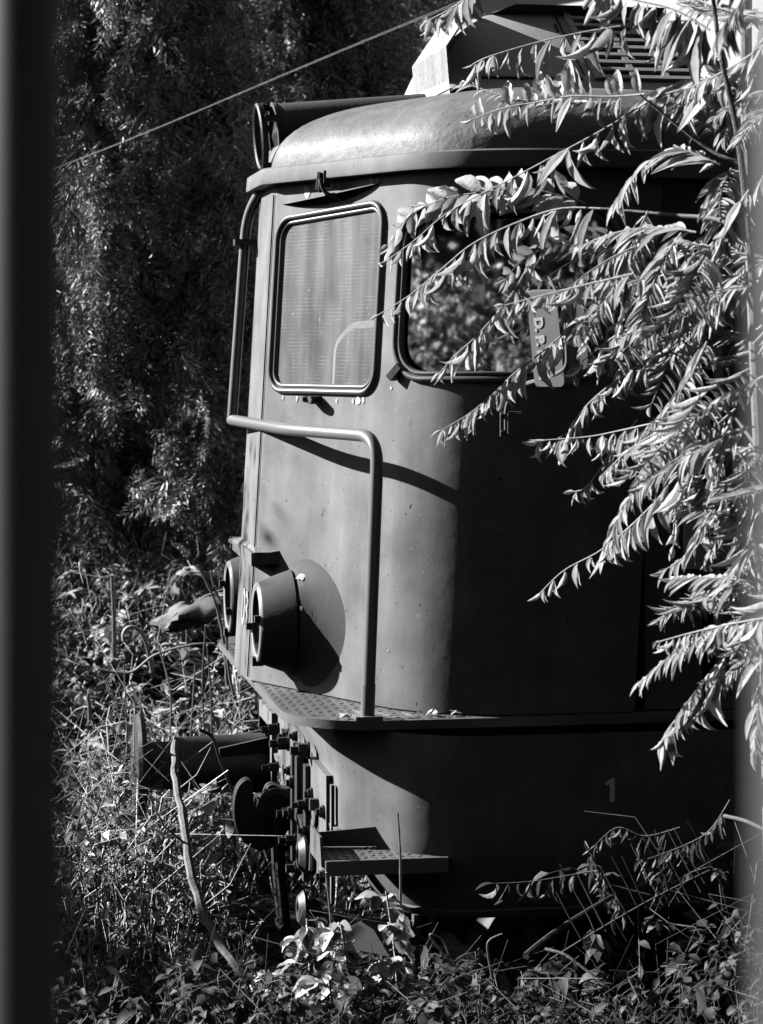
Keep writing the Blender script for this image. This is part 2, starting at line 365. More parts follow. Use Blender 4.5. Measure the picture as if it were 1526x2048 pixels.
# gutter round the cab and its roof
qs = np.concatenate([np.arange(-S_END, S_END-.02, .04), [S_END]])
gp = [(.0, 3.178), (.05, 3.178), (.052, 3.186), (.050, 3.232), (.042, 3.238), (-.03, 3.242)]
MB().grid([[S(q, z, o) for (o, z) in gp] for q in qs]).build('gutter', M_PAINT, loco, sharp=18)
XM = 1.15
def roof_pt(q, phi):
    p = S(q, 3.236, -.004); k = math.cos(phi); rise = (1-k**2.5)**.4 if k > 1e-6 else 1.0
    x = XM - (XM-p[0])*k if p[0] < XM else p[0]
    return V3(x, p[1]*k, 3.236 + .30*rise)
rq = np.concatenate([np.arange(-S_END, S_END, .05), [S_END]]); ph = np.linspace(0, math.pi/2, 22)
MB().grid([[roof_pt(q, f) for f in ph] for q in rq]).build('cab_roof', M_ROOF, loco, sharp=70)
kk = np.linspace(0, math.pi, 40); xs_ = [S_END and S(S_END, 3.236)[0], 6.0]
MB().grid([[V3(x, -YS*math.cos(f), 3.236 + .30*(1-abs(math.cos(f))**2.5)**.4) for f in kk] for x in xs_]).build('body_roof', M_ROOF, loco, sharp=70)
MB().box((ex+2.6, -YS-.01, 3.19), (2.6, .03, .045)).build('body_gutter', M_PAINT, loco, smooth=False)
MB().tube([S(.225, z, .002) for z in np.linspace(1.37, 3.14, 12)], .003, 6).build('corner_bead', M_PAINT, loco)
# whistle bracket above the window
wb = MB().box(S(.62, 3.175, .04), (.012, .012, .03)); wb.tube(bent([S(.60, 3.13, .05), S(.62, 3.18, .07), S(.63, 3.13, .06), S(.68, 3.10, .02)], .02), .007, 6)
wb.tube([S(.585, 3.14, .05), S(.60, 3.20, .055)], .012, 7); wb.build('lifting_clip', M_DARK, loco)
# peeled paint: thin pale flakes standing proud of the paint
fl = MB()
def flake(q, z, r, surf=S, seed=0):
    rr = random.Random(seed); n = 11; c = None
    ring = [(r*(.45+.75*rr.random())*math.cos(a)*.8, r*(.45+.75*rr.random())*math.sin(a)) for a in np.linspace(0, 2*math.pi, n, endpoint=False)]
    o = fl.n; fl.add([surf(q, z, .0025)] + [surf(q+a, z+b, .0022) for a, b in ring], [(0, i+1, (i+1) % n + 1) for i in range(n)])
for i, (q, z, r) in enumerate([(.44, 3.145, .026), (.455, 3.135, .016), (.60, 3.158, .022), (.64, 3.155, .014), (.84, 3.166, .026), (.875, 3.16, .013), (.83, 2.395, .02), (.86, 2.397, .014), (.80, 2.392, .012), (.90, 2.285, .014), (.905, 2.27, .01),
                               (.45, 2.395, .012), (.62, 2.39, .012), (.70, 2.392, .01), (.36, 2.397, .01), (1.02, 2.44, .008), (.70, 1.47, .007), (.95, 1.6, .006), (.98, 2.0, .006), (1.08, 1.55, .005), (.42, 1.66, .008)]): flake(q, z, r, S, i)
fl.build('peeled_paint', M_BARE, cabb)['kind'] = 'stuff'
# roof headlight
rl_c = V3(.095, .0, 3.375); rl = MB(); ax = nrm(V3(-1, 0, -.085))
rl.lathe(rl_c, ax, [(-.9, .0), (-.86, .06), (-.80, .105), (-.70, .125), (.0, .125), (.0, .13), (.012, .132), (.014, .126), (.014, .116), (-.03, .112), (-.06, .10)], 44)
roofl = rl.build('roof_headlight', M_LAMP, loco, sharp=40)
MB().lathe(rl_c + V3(-.02, 0, 0), ax, [(-.05, .112), (-.02, .08), (0, .0)], 32).build('lens', M_GLASSL, roofl)
rr_ = MB(); rr_.lathe(rl_c + V3(-.05, 0, 0), ax, [(0, .125), (.02, .128), (.026, .12), (.02, .112), (0, .112), (0, .125)], 40)
for a in (20, 70, 150, 250, 300): rr_.box(rl_c + V3(-.03, .12*math.cos(R(a)), .12*math.sin(R(a))), (.03, .012, .012))
rr_.prism([rl_c+V3(-.05, .03, -.11), rl_c+V3(-.02, -.05, -.13), rl_c+V3(-.09, .0, -.16)], (0, .004, 0)); rr_.prism([rl_c+V3(-.06, .04, .10), rl_c+V3(-.01, .0, .145), rl_c+V3(-.01, .05, .12)], (0, .004, 0))
rr_.build('hinged_rim', M_DARK, roofl)
MB().box((.2, 0, 3.26), (.08, .09, .05)).build('lamp_cradle', M_LAMP, roofl)
# nose headlights: a cone set square to the line of travel, its flared base meeting the wall
def headlight(yc, near):
    c = V3(-.036, yc, 1.594); hd = MB(); n = 56
    ang = np.linspace(0, 2*math.pi, n, endpoint=False)
    def ring(d, r): return [V3(c[0]+d, yc + r*math.cos(a), c[2] + r*math.sin(a)) for a in ang]
    def base(r, drop=0.0, off=0.0):
        o = []
        for a in ang:
            y = yc + r*math.cos(a)*(1.24 if math.cos(a) < 0 else 1.0); z = c[2] + r*1.0*math.sin(a) - drop*max(0, -math.sin(a))**3
            q = np.interp(abs(y), np.abs(cab.y[:600]) if False else np.abs(cab.y), cab.s); x = cab.at(q)[0] + (z-2.2)*RAKE
            o.append(V3(x + off, y, z))
        return o
    hd.grid([ring(.05, .112), ring(.0, .114), ring(-.006, .12), ring(-.004, .139), ring(.010, .148), ring(.118, .187), ring(.123, .185)], closed_v=True)
    h = hd.build('headlight', M_LAMP, loco, sharp=40)
    b = MB(); m1 = ring(.132, .190); m2 = base(.262, .03, .004); P = [ring(.122, .180), ring(.129, .182), m1]
    for t in (.2, .4, .6, .75, .86, .94, 1.0):
        fl_ = t**1.0; e_ = t**1.35; P.append([V3(m1[i][0]*(1-t)+m2[i][0]*t, m1[i][1]*(1-e_)+m2[i][1]*e_, m1[i][2]*(1-e_)+m2[i][2]*e_) + V3(0, 0, .022*math.sin(math.pi*t)*max(0, -math.sin(ang[i]))) for i in range(n)])
    b.grid(P, closed_v=True).build('flared_base', M_LAMP, h, sharp=40)
    MB().lathe(c, (-1, 0, 0), [(-.012, .148), (.004, .140), (.0075, .134), (.0075, .124), (.004, .115), (-.05, .110)], 56).build('rim', M_LAMPRIM, h)
    MB().lathe(c, (-1, 0, 0), [(-.05, .112), (-.035, .07), (-.03, .0)], 40).build('lens', M_GLASSL, h)
    for a in ((-12, 168) if near else (20, 200)):
        k = MB(); k.box(c + V3(-.010, .126*math.cos(R(a)) , .126*math.sin(R(a))), (.016, .010, .012)); k.build('rim_clamp', M_LAMP, h, smooth=False)
    k = MB(); k.box(c + V3(.0, .0, -.138), (.02, .02, .016)); k.build('rim_clamp', M_LAMP, h, smooth=False)
    return h
h1 = headlight(-.455, True); h2 = headlight(.455, False)
f2 = MB(); fl = f2
def lampsurf(q, z, off):
    a = z/.2; r = .191 + .06*q/.13; return V3(-.036+.132+q - off*1.5, -.455 - (r+off*1.5)*math.cos(a), 1.594 + (r+off*1.5)*math.sin(a))
for i, (q, a, r) in enumerate([(.010, .21, .017), (.022, .205, .016), (.034, .20, .013), (.046, .198, .011), (.016, .19, .008), (.006, .07, .010), (.05, .185, .006)]): flake(q, a, r, lampsurf, 50+i)
f2.build('peeled_paint', M_BARE, h1)['kind'] = 'stuff'
# ledge over the headlights
lg = []
x_f = lambda y: -.030 - .018*(y+.375)/.84
top = [V3(x_f(y), y, 1.825) for y in (-.375, .375)]
loop = [V3(x_f(-.375), -.375, 1.83), V3(x_f(.375), .375, 1.83), V3(.10, .375, 1.85), V3(-.02, .2, 1.85), V3(-.02, -.2, 1.85), V3(.10, -.375, 1.85)]
led = MB().prism([p - V3(0, 0, .012) for p in loop], (0, 0, .012))
led.box((x_f(0)+.004, 0, 1.812), (.006, .373, .024), ((1, -.021, 0), (-.021, -1, 0), (0, 0, 1))).box(V3(.025, -.373, 1.816), (.065, .005, .022)).box(V3(.025, .373, 1.816), (.065, .005, .022))
led.build('lamp_ledge', M_PAINT, loco, smooth=False)
dm = MB()
for i in range(16): dm.lathe(V3(-.06+.10*random.random(), -.40+.8*random.random(), 1.842+.002), (0, 0, 1), [(0, .007), (.006, .005), (.009, 0)], 6)
dm.build('debris', M_DARK, loco)['kind'] = 'stuff'
text_part('running_number', '03', .19, S(.09, 1.60, .003)+V3(-.002, 0, 0), V3(0, -1, 0), V3(.055, 0, 1), M_LITWHITE, loco, .003)
# handrail round the nose
HR = [V3(.235, -1.212, 1.36), V3(.27, -1.212, 2.285), V3(.05, -.55, 2.29), V3(-.05, .235, 2.30), V3(.012, .235, 3.13), V3(.06, .12, 3.20)]
hr = MB(); path = bent([HR[0], HR[1], HR[2] + V3(-.0, -.05, 0), HR[3]], .11, 9); hr.tube(path, .0215, 14)
hr.tube(bent([HR[3] + V3(.0, -.01, .0), HR[4] - V3(.004, 0, .04), HR[5]], .11), .0205, 12)
hand = hr.build('handrail', M_RAIL, loco)
MB().box((.012, .22, 2.985), (.055, .03, .012)).build('bracket', M_DARK, hand, smooth=False)
MB().box((.235, -1.212, 1.362), (.045, .04, .006)).tube([V3(.235, -1.212, 1.36), V3(.239, -1.212, 1.47)], .024, 12).build('foot', M_RAIL, hand)
# running board: chequer plate with rounded corners
DX, DY = -.02, 1.262
def deck_loop(dx, dy, r):
    L_ = []
    for sx in (1, -1):
        for a in np.radians(np.linspace(0, 90, 28)):
            c = (dx+r, sx*(-dy+r)); pt = (c[0] - r*math.cos(a), c[1] - sx*r*math.sin(a)); L_.append(pt)
        if sx == 1: near = L_; L_ = []
    return [(6.0, -dy)] + near[::-1] + L_ + [(6.0, dy)]
dl = deck_loop(DX, DY, .30)
dk = MB().prism([V3(x, y, 1.325) for x, y in dl], (0, 0, .03)); deck = dk.build('running_board', M_PLATE, loco, sharp=30)
tr = MB(); k = 0
for ix in range(24):
    for iy in range(60):
        x = DX+.02+ix*.034; y = -DY+.02+iy*.043 + (ix % 2)*.02
        if y > .9: continue
        cx, cy = DX+.30, -DY+.30
        if x < cx and y < cy and math.hypot(x-cx, y-cy) > .285: continue
        q = 1 if (ix+iy) % 2 else -1
        tr.box(V3(x, y, 1.356), (.012, .0022, .0008), ((1, q*.9, 0), (-q*.9, 1, 0), (0, 0, 1)))
tr.build('tread_pattern', M_PLATE, deck, smooth=False)
lt = MB()
for i in range(26):
    t = random.random(); x = .05 + .7*t; y = -1.24 + .08*random.random() + (.1*random.random() if t < .35 else 0); a = random.random()*3
    r = .012+.02*random.random(); zz = 1.362
    lt.add([V3(x-r*math.cos(a), y-r*math.sin(a), zz), V3(x+.3*r*math.sin(a), y-.3*r*math.cos(a), zz+.008), V3(x+r*math.cos(a), y+r*math.sin(a), zz+.012), V3(x-.4*r*math.sin(a), y+.4*r*math.cos(a), zz+.003)], [(0, 1, 2, 3)])
tag(lt.build('fallen_leaves', M_WEED), None, None, kind='stuff')['label'] = 'scattered dry leaf scraps lying on the running board'
# lower body: buffer beam and skirt
BX = .166
sk = Plan(BX, [(.97, 0), (.10, R(33)), (.20, R(33)), (.36*R(57), R(90)), (5.2, R(90))])
def zbot(q):
    a = abs(q); return .72 + .22*(1-sstep((a-1.0)/.26))
qs = np.concatenate([np.arange(0, .97, .06), np.arange(.97, 1.75, .02), [1.8, 1.95, 2.1, 2.6, 3.5, float(sk.len)]])
qs = np.concatenate([-qs[:0:-1], qs]); ts = np.linspace(0, 1, 12)
def SK(q, z, off=0.0):
    x, y, nx, ny = sk.at(q); off = off - (.07*max(0, (1.0-z)/.3)**2 if abs(q) > .95 else 0); return V3(x + off*nx, y + off*ny, z)
P = [[SK(q, zbot(q) + (1.137-zbot(q))*t) for t in ts] + [SK(q, 1.137 + (1.318-1.137)*t, .10*t*max(0, 1-abs(q)/1.4)) for t in (.1, .5, 1.0)] for q in qs]
skirt = MB().grid(P).build('skirt', M_PAINT, loco, sharp=50)
P = [[SK(q, zbot(q), 0), SK(q, zbot(q)-.004, .012), SK(q, zbot(q)+.02, .016), SK(q, zbot(q)+.024, 0)] for q in qs]
MB().grid(P, closed_v=True).build('hem', M_PAINT, skirt)
n1 = SK(2.035, 1.13, .002); MB().prism([n1 + V3(x_, 0, z_) for x_, z_ in ((-.004, -.038), (.012, -.038), (.012, .038), (-.001, .038), (-.008, .031), (-.018, .027), (-.018, .015), (-.004, .019))], (0, -.0015, 0)).build('side_number', M_WHITE, skirt, smooth=False)
bm = MB()
for y in (-.72, .72): bm.box((BX-.012, y, .93), (.012, .20, .19))
bm.box((BX-.010, 0, .90), (.010, .27, .2)).box((BX-.012, -.98, .9), (.006, .012, .2)).build('buffer_beam', M_PAINT, skirt, smooth=False)
def bolt(m, c, r=.022, l=.03):
    m.lathe(c, (-1, 0, 0), [(0, r*1.25), (.008, r*1.25), (.008, r), (l*.6, r), (l*.6, r*.6), (l, r*.6), (l, 0)], 6)
bl = []
def bolt_part(c, r, l): m = MB(); bolt(m, c, r, l); bl.append(m.build('bolt', M_DARK, skirt, smooth=False))
for y0 in (-.45, .0):
    for (dy, dz) in ((.22, .19), (.22, .06), (.22, -.06), (.22, -.19), (-.1, .19), (-.1, .06), (-.1, -.06), (-.1, -.19), (.06, .19), (.06, -.19)): bolt_part(V3(BX-.02-.02*random.random(), y0+dy+random.gauss(0, .025), .92+dz+random.gauss(0, .02)), random.uniform(.016, .027), random.uniform(.03, .075))
for (y, z) in ((-.88, .99), (-.88, .88), (-.88, .77), (-.6, 1.0), (-.6, .8)): bolt_part(V3(BX-.024, y, z), .02, .03)
# far buffer: housing, plunger and head
by = .75; bz = .885; bf = MB(); c = V3(BX, by, bz)
bf.lathe(c, (-1, 0, 0), [(.0, .14), (.02, .14), (.02, .122), (.36, .112), (.37, .118), (.39, .114), (.39, .098), (.52, .094)], 32)
bf.box(c + V3(-.01, 0, 0), (.014, .18, .17)); buf = bf.build('buffer', M_IRON, loco, sharp=35)
for sy in (-.10, .10):
    g_ = MB(); g_.prism([c+V3(-.02, sy-.008, .12), c+V3(-.02, sy-.008, .0), c+V3(-.22, sy-.008, .0), c+V3(-.22, sy-.008, .08)], (0, .016, 0))
    g_.build('gusset', M_LAMP, buf, smooth=False)
MB().lathe(c, (-1, 0, 0), [(.50, .06), (.515, .205), (.535, .215), (.55, .205), (.56, .12), (.565, 0)], 40).build('head', M_DARK, buf, sharp=40)
# coupling hook
hk = MB(); arc = []
hc = V3(-.06, 0, .845)
outl = [(BX, .93), (.02, .93), (-.03, .945), (-.06, .93), (-.075, .88), (-.055, .845), (-.09, .835), (-.115, .86), (-.125, .90), (-.13, .955), (-.16, .965), (-.20, .93), (-.215, .86), (-.20, .78), (-.15, .72), (-.08, .70), (-.01, .72), (.05, .78), (BX, .80)]
hk.prism(smooth_path([V3(max(x, -.3)*.8+.10 if x < BX else x, -.035, z-.01) for x, z in outl], 60), (0, .07, 0)); hook = hk.build('coupling_hook', M_DARK, loco, smooth=False)
MB().lathe(V3(.09, -.03, .85), (0, -1, 0), [(0, .075), (.02, .075), (.03, .06), (.03, .05), (.022, .045), (.022, 0)], 28).build('pin', M_DARK, hook)
sh = MB()
for sy in (-.07, .05): sh.tube([V3(.09, sy, .86), V3(.10, sy, .62), V3(.12, sy, .40)], .02, 8)
sh.tube([V3(.12, -.09, .40), V3(.12, .07, .40)], .025, 8).build('screw_link', M_DARK, hook)
for (y, z, hh, ww) in ((-.3, .97, .12, .03), (-.18, .88, .2, .022), (-.52, .93, .16, .03), (-.40, .80, .08, .06)):
    MB().box((BX-.03, y, z), (.012, ww, hh)).build('bracket_bar', M_DARK, skirt, smooth=False)
# hose couplings on the beam and the cranked cock lever
for i, (y, z) in enumerate(((-.62, .79), (-.62, .60))):
    c = V3(BX-.06, y, z); hm = MB().lathe(c + V3(.06, 0, 0), (-1, 0, 0), [(0, .03), (.05, .03), (.05, .06), (.06, .065), (.075, .05), (.08, .045), (.08, .026), (.068, .02), (.068, 0)], 24)
    hm.box(c + V3(.01, 0, -.06), (.012, .02, .03)); hm.build('hose_coupling', M_IRON, loco, sharp=30)
MB().tube([V3(BX-.03, -.74, .98), V3(BX-.03, -.74, .94), V3(BX-.04, -.70, .84), V3(BX-.05, -.74, .76)], .008, 6).box((BX-.04, -.74, .99), (.015, .012, .02)).build('cock_lever', M_IRON, loco)
# corner step
st = MB(); z = .925
st.prism([V3(.07, -1.39, z-.03), V3(.47, -1.39, z-.03), V3(.47, -1.16, z-.03), V3(.07, -1.10, z-.03)], (0, 0, .03)); st.box((.27, -1.388, z-.020), (.20, .006, .024))
step = st.build('corner_step', M_PLATE, loco, smooth=False)
tr = MB()
for ix in range(13):
    for iy in range(7):
        q = 1 if (ix+iy) % 2 else -1; tr.box(V3(.085+ix*.03, -1.375+iy*.032, z+.001), (.010, .002, .0012), ((1, q*.9, 0), (-q*.9, 1, 0), (0, 0, 1)))
    tr.box(V3(.085+ix*.03, -1.3945, z-.02), (.009, .002, .004), ((1, 0, .5), (0, 1, 0), (-.5, 0, 1)))
tr.build('tread_pattern', M_PLATE, step, smooth=False)
MB().prism([V3(.066, -1.37, z-.02), V3(.066, -1.12, z-.02), V3(.066, -1.12, z+.07), V3(.066, -1.33, z+.07)], (-.008, 0, 0)).prism([V3(.08, -1.15, z+.003), V3(.34, -1.19, z+.003), V3(.345, -1.19, z+.075), V3(.08, -1.15, z+.05)], (0, .006, 0)).build('kick_plate', M_PLATE, step, smooth=False)
# undergear
ug = MB().box((1.9, -.95, .5), (.9, .06, .16)).box((1.9, .95, .5), (.9, .06, .16)).box((2.0, 0, .78), (1.3, .9, .09)); ug.build('bogie_frame', M_BLACK, loco, smooth=False)
for x in (1.1, 2.7):
    for y in (-.76, .76):
        wh = MB().lathe(V3(x, y, .33), (0, -1, 0), [(-.06, .06), (-.06, .40), (-.02, .46), (0, .44), (.05, .43), (.06, .36), (.03, .32), (.03, .14), (.08, .12), (.08, 0)], 40); wh.build('wheel', M_DARK, loco, sharp=35)
MB().tube([V3(.80, -1.2, .71), V3(.80, -1.2, -.15)], .024, 10).build('drain_pipe', M_DARK, loco)
gA, gB = V3(.43, -1.03, 0), V3(.70, -1.32, 0); gl = lambda t, z: gA + (gB-gA)*t + V3(0, 0, z)
MB().prism([gl(-.12, .30), gl(.12, .60)] + [gl(.12 + .30*i/14, .615 + (.006 if i % 2 else 0)) for i in range(1, 14)] + [gl(.45, .60), gl(1.05, .44), gl(1.05, .2), gl(-.12, .2)], (.008, .010, 0)).build('guard_plate', M_SHEET, loco, smooth=False)
cc_ = MB().prism([V3(.26, -1.05, .66), V3(.40, -1.12, .66), V3(.40, -1.12, .55), V3(.36, -1.1, .44), V3(.33, -1.1, .54), V3(.12, -.9, .55)], (.006, .01, 0))
cc_.tube([V3(.42, -1.1, .68), V3(.42, -1.1, .40)], .016).tube([V3(.47, -1.1, .68), V3(.47, -1.1, .42)], .013)
cc_.build('hanger_bracket', M_SHEET, loco, smooth=False)
# roof housing: a ridge with sloping louvred sides, and the bent tin deflector ahead of it
HB, HT, HYB, HYT = 3.545, 3.90, -.46, .10
def HP(x, t, off=0.0):
    n = nrm(V3(0, -(HT-HB), (HYT-HYB))); return V3(x, HYB + (HYT-HYB)*t, HB + (HT-HB)*t) + off*n
tt = np.linspace(-.08, 1, 26)
xl = lambda t: .66 + .09*max(t, 0) + float(np.interp(t, [0, .3, .45, .6, .75, .88, 1], [0, 0, .02, .055, .11, .17, .27]))
def far(p): return V3(p[0], 2*HYT - p[1] - .1, p[2])
ho = MB(); rows = []
for t in tt:
    near = [HP(1.62, t)] + [HP(1.62 + (xl(t)+.012-1.62)*u, t) for u in (.5, 1.0)]; fr_ = HP(xl(t), t) + V3(0, .012, 0)
    rows.append(near + [fr_, V3(fr_[0]-.004, (fr_[1]+far(fr_)[1])/2, fr_[2])] + [far(fr_)] + [far(p) for p in near[::-1]])
ho.grid(rows); ho.add([r[0] for r in rows] + [r[-1] for r in rows[::-1]], [tuple(range(2*len(rows)))])
house = ho.build('roof_housing', M_HOUSE, loco, sharp=40)
x0g, x1g, g0, g1 = 1.24, 1.60, .06, .93; hx = V3(1, 0, 0); hu = nrm(V3(0, HYT-HYB, HT-HB)); hn = nrm(V3(0, -(HT-HB), HYT-HYB)); HL = math.hypot(HYT-HYB, HT-HB)
MB().box(HP((x0g+x1g)/2, (g0+g1)/2, .001), ((x1g-x0g)/2, (g1-g0)/2*HL, .003), (hx, hu, hn)).build('grille_dark_sheet', M_BLACK, house, smooth=False)  # black plate lying on the slope, painted for the dark between the bars
gr = MB()
for i in range(10): gr.box(HP((x0g+x1g)/2, g0 + (g1-g0)*i/9, .010), ((x1g-x0g)/2+.02, .0125, .006), (hx, hu, hn))
for x in (x0g-.012, x0g+.13, x0g+.255, x1g+.012): gr.box(HP(x, (g0+g1)/2, .0095), (.012, (g1-g0)/2*HL+.014, .0045), (hx, hu, hn))
gr.build('louvre_grille', M_HOUSE, house, smooth=False)
MB().box(HP(1.185, .5, .002), (.0025, .26, .003), (hx, hu, hn)).box(HP(1.165, .72, .004), (.004, .03, .004), (hx, hu, hn)).box(HP(.98, .05, .003), (.19, .006, .005), (hx, hu, hn)).build('door_seam', M_DARK, house, smooth=False)
de = MB(); t_ = .008
A = [(.665, 3.50), (.650, 3.672), (.80, 3.895)]
for (a, b) in ((0, 1), (1, 2)):
    (xa, za), (xb, zb_) = A[a], A[b]
    de.prism([V3(xa, -.47, za), V3(xb, -.47, zb_), V3(xb+t_, -.47, zb_), V3(xa+t_, -.47, za)], (0, .66, 0))
de.build('tin_deflector', M_TIN, loco, smooth=False)
# wing mirror on its tube arm, with lettering, and the screw clamp below
mc = U(1098, 678, 7.62); fx = nrm(V3(-.80, -.60, 0)); rx = nrm(V3(.60, -.80, 0)); mir = MB(); loopm = []
for (cx, cz, a0) in ((.045, .135, 0), (-.045, .135, 90), (-.045, -.135, 180), (.045, -.135, 270)):
    for a in np.radians(np.linspace(a0, a0+90, 7)): loopm.append((cx + .022*math.cos(a), cz + .022*math.sin(a)))
tilt = nrm(V3(.0, 0, 1) + RV*-.09)
def ML(a, b, d): return mc + a*rx + b*tilt + d*fx
rows = []
for (d, sc_) in ((.018, .90), (.012, .97), (.0, 1.0), (-.05, 1.0), (-.06, .94)):
    rows.append([ML(a*sc_, b*(1-(1-sc_)*.4), d) for a, b in loopm])
mir.grid(rows, closed_v=True); mir.add(rows[0], [tuple(range(len(loopm)))]); mir.add(rows[-1], [tuple(range(len(loopm)))[::-1]])
mirror = mir.build('wing_mirror', M_RAIL, loco, sharp=50)
text_part('lettering', 'D. P. R. C.', .046, ML(-.022, -.03, .0195), -tilt, rx, M_LITWHITE, mirror, .003)
ar = MB(); pa = [U(1012, 860, 7.78), U(1012, 815, 7.78), U(1030, 775, 7.74), U(1108, 752, 7.60), U(1136, 735, 7.56), U(1132, 640, 7.56), U(1122, 583, 7.57)]
ar.tube(bent(pa, .03, 6), .0085, 8).build('mirror_arm', M_RAIL, mirror)
pc = U(1022, 848, 7.80); hb = MB().box(pc, (.035, .02, .04), (RV, DV, (0, 0, 1))).box(pc + V3(.0, -.022, 0), (.018, .012, .036))
for sx in (-1, 1):
    for sz in (-1, 1): hb.lathe(pc + sx*.028*RV + V3(0, 0, sz*.028) - DV*.018, -DV, [(0, .009), (.01, .008), (.012, 0)], 8)
sp = [(0, .010)] + [(.004*i, .012 if i % 2 else .009) for i in range(1, 20)]
hb.lathe(pc - V3(0, 0, .04), (0, 0, -1), sp + [(.08, 0)], 12); hb.build('mirror_clamp', M_IRON, mirror)
mb_ = MB().tube([pc + DV*.0, pc + DV*.20], .014, 8); mb_.build('mirror_stay', M_DARK, mirror)
# notice board on the body side
nb = V3(0, 0, 0); c = U(1490, 1060, 7.92); c[1] = -YS - .005; MB().box(c, (.14, .006, .145)).build('notice_board', M_BOARD, loco, smooth=False)
for (tx, dz, sz, dx) in (('1 1 1', .09, .055, .0), ('3C 2', -.035, .055, .01), ('7 -', -.085, .05, .01)):
    text_part('board_lettering', tx, sz, c + V3(dx-.02, -.0075, dz), V3(1, 0, 0), V3(0, 0, 1), M_DARK, loco)
# ------------------------------------------------------------------ foliage
def leaf_tpl(nl=5, nc=4, wid=.3, fold=0.0, droop=.5, curl=0.0, tip=1.0, wavy=0.0):
    "unit-long leaf along +X, blade normal +Z; edges rolled by curl (radians)"
    V = []; a = 0.0; p = np.zeros(2)
    for i in range(nl+1):
        t = i/nl; wv = wid*.5*max(.04, math.sin(math.pi*min(1, t**.75*.97+.02))**(.8*tip))
        for c in np.linspace(-1, 1, nc+1):
            if curl > 0: y = wv*math.sin(c*curl)/curl*1.0; z = wv*(1-math.cos(c*curl))/curl
            else: y = wv*c; z = 0
            z += abs(c)*wv*fold + wavy*wv*math.sin(9*t + 3*c)
            V.append((p[0] - z*math.sin(a), y, p[1] + z*math.cos(a)))
        a = -droop*(t + .5/nl); p = p + np.array([math.cos(a), math.sin(a)])/nl
    Q = [(i*(nc+1)+j, (i+1)*(nc+1)+j, (i+1)*(nc+1)+j+1, i*(nc+1)+j+1) for i in range(nl) for j in range(nc)]
    return np.array(V), np.array(Q)
class LF:
    def __init__(s): s.V = []; s.Q = []; s.n = 0
    def many(s, tpl, pos, X, Z, sc):
        T, Q = tpl; pos = np.atleast_2d(pos); k = len(pos); X = np.atleast_2d(X); Z = np.atleast_2d(Z); sc = np.broadcast_to(np.asarray(sc, float), (k,))
        X = X/(np.linalg.norm(X, axis=1, keepdims=True)+1e-9); Y = np.cross(Z, X); Y /= (np.linalg.norm(Y, axis=1, keepdims=True)+1e-9); Z = np.cross(X, Y)
        M = np.stack([X, Y, Z], 1)               # k,3,3
        W = np.einsum('vi,kij->kvj', T, M)*sc[:, None, None] + pos[:, None, :]
        s.V.append(W.reshape(-1, 3)); s.Q.append((Q[None] + (np.arange(k)*len(T))[:, None, None]).reshape(-1, 4) + s.n); s.n += k*len(T)
    def tube(s, path, r0, r1, n=5):
        m = MB(); k = len(path); m.tube(path, list(np.linspace(r0, r1, k)), n, caps=False)
        v = np.concatenate(m.v); s.V.append(v); s.Q.append(np.array(m.f) + s.n); s.n += len(v)
    def build(s, name, m, parent=None): return fast_mesh(name, np.concatenate(s.V), np.concatenate(s.Q), m, parent)
def rdir(k): v = rng.normal(size=(k, 3)); return v/np.linalg.norm(v, axis=1, keepdims=True)
DOWN = V3(0, 0, -1)
LEAFLETS = [leaf_tpl(6, 4, .36, .15, d, c, 1.0, .10) for d, c in ((.5, 1.3), (.9, 1.7), (.3, 2.2), (.7, .7), (1.2, 2.0), (.2, 2.8), (1.5, 1.2), (-.3, 1.9))]
OPENL = [leaf_tpl(6, 4, .42, .35, d, .25, 1.0, .14) for d in (.3, .6, .9)]
NARROW = [leaf_tpl(6, 4, .27, .2, d, c, .9, .08) for d, c in ((.4, 1.8), (.7, 2.3), (.2, 1.2))]
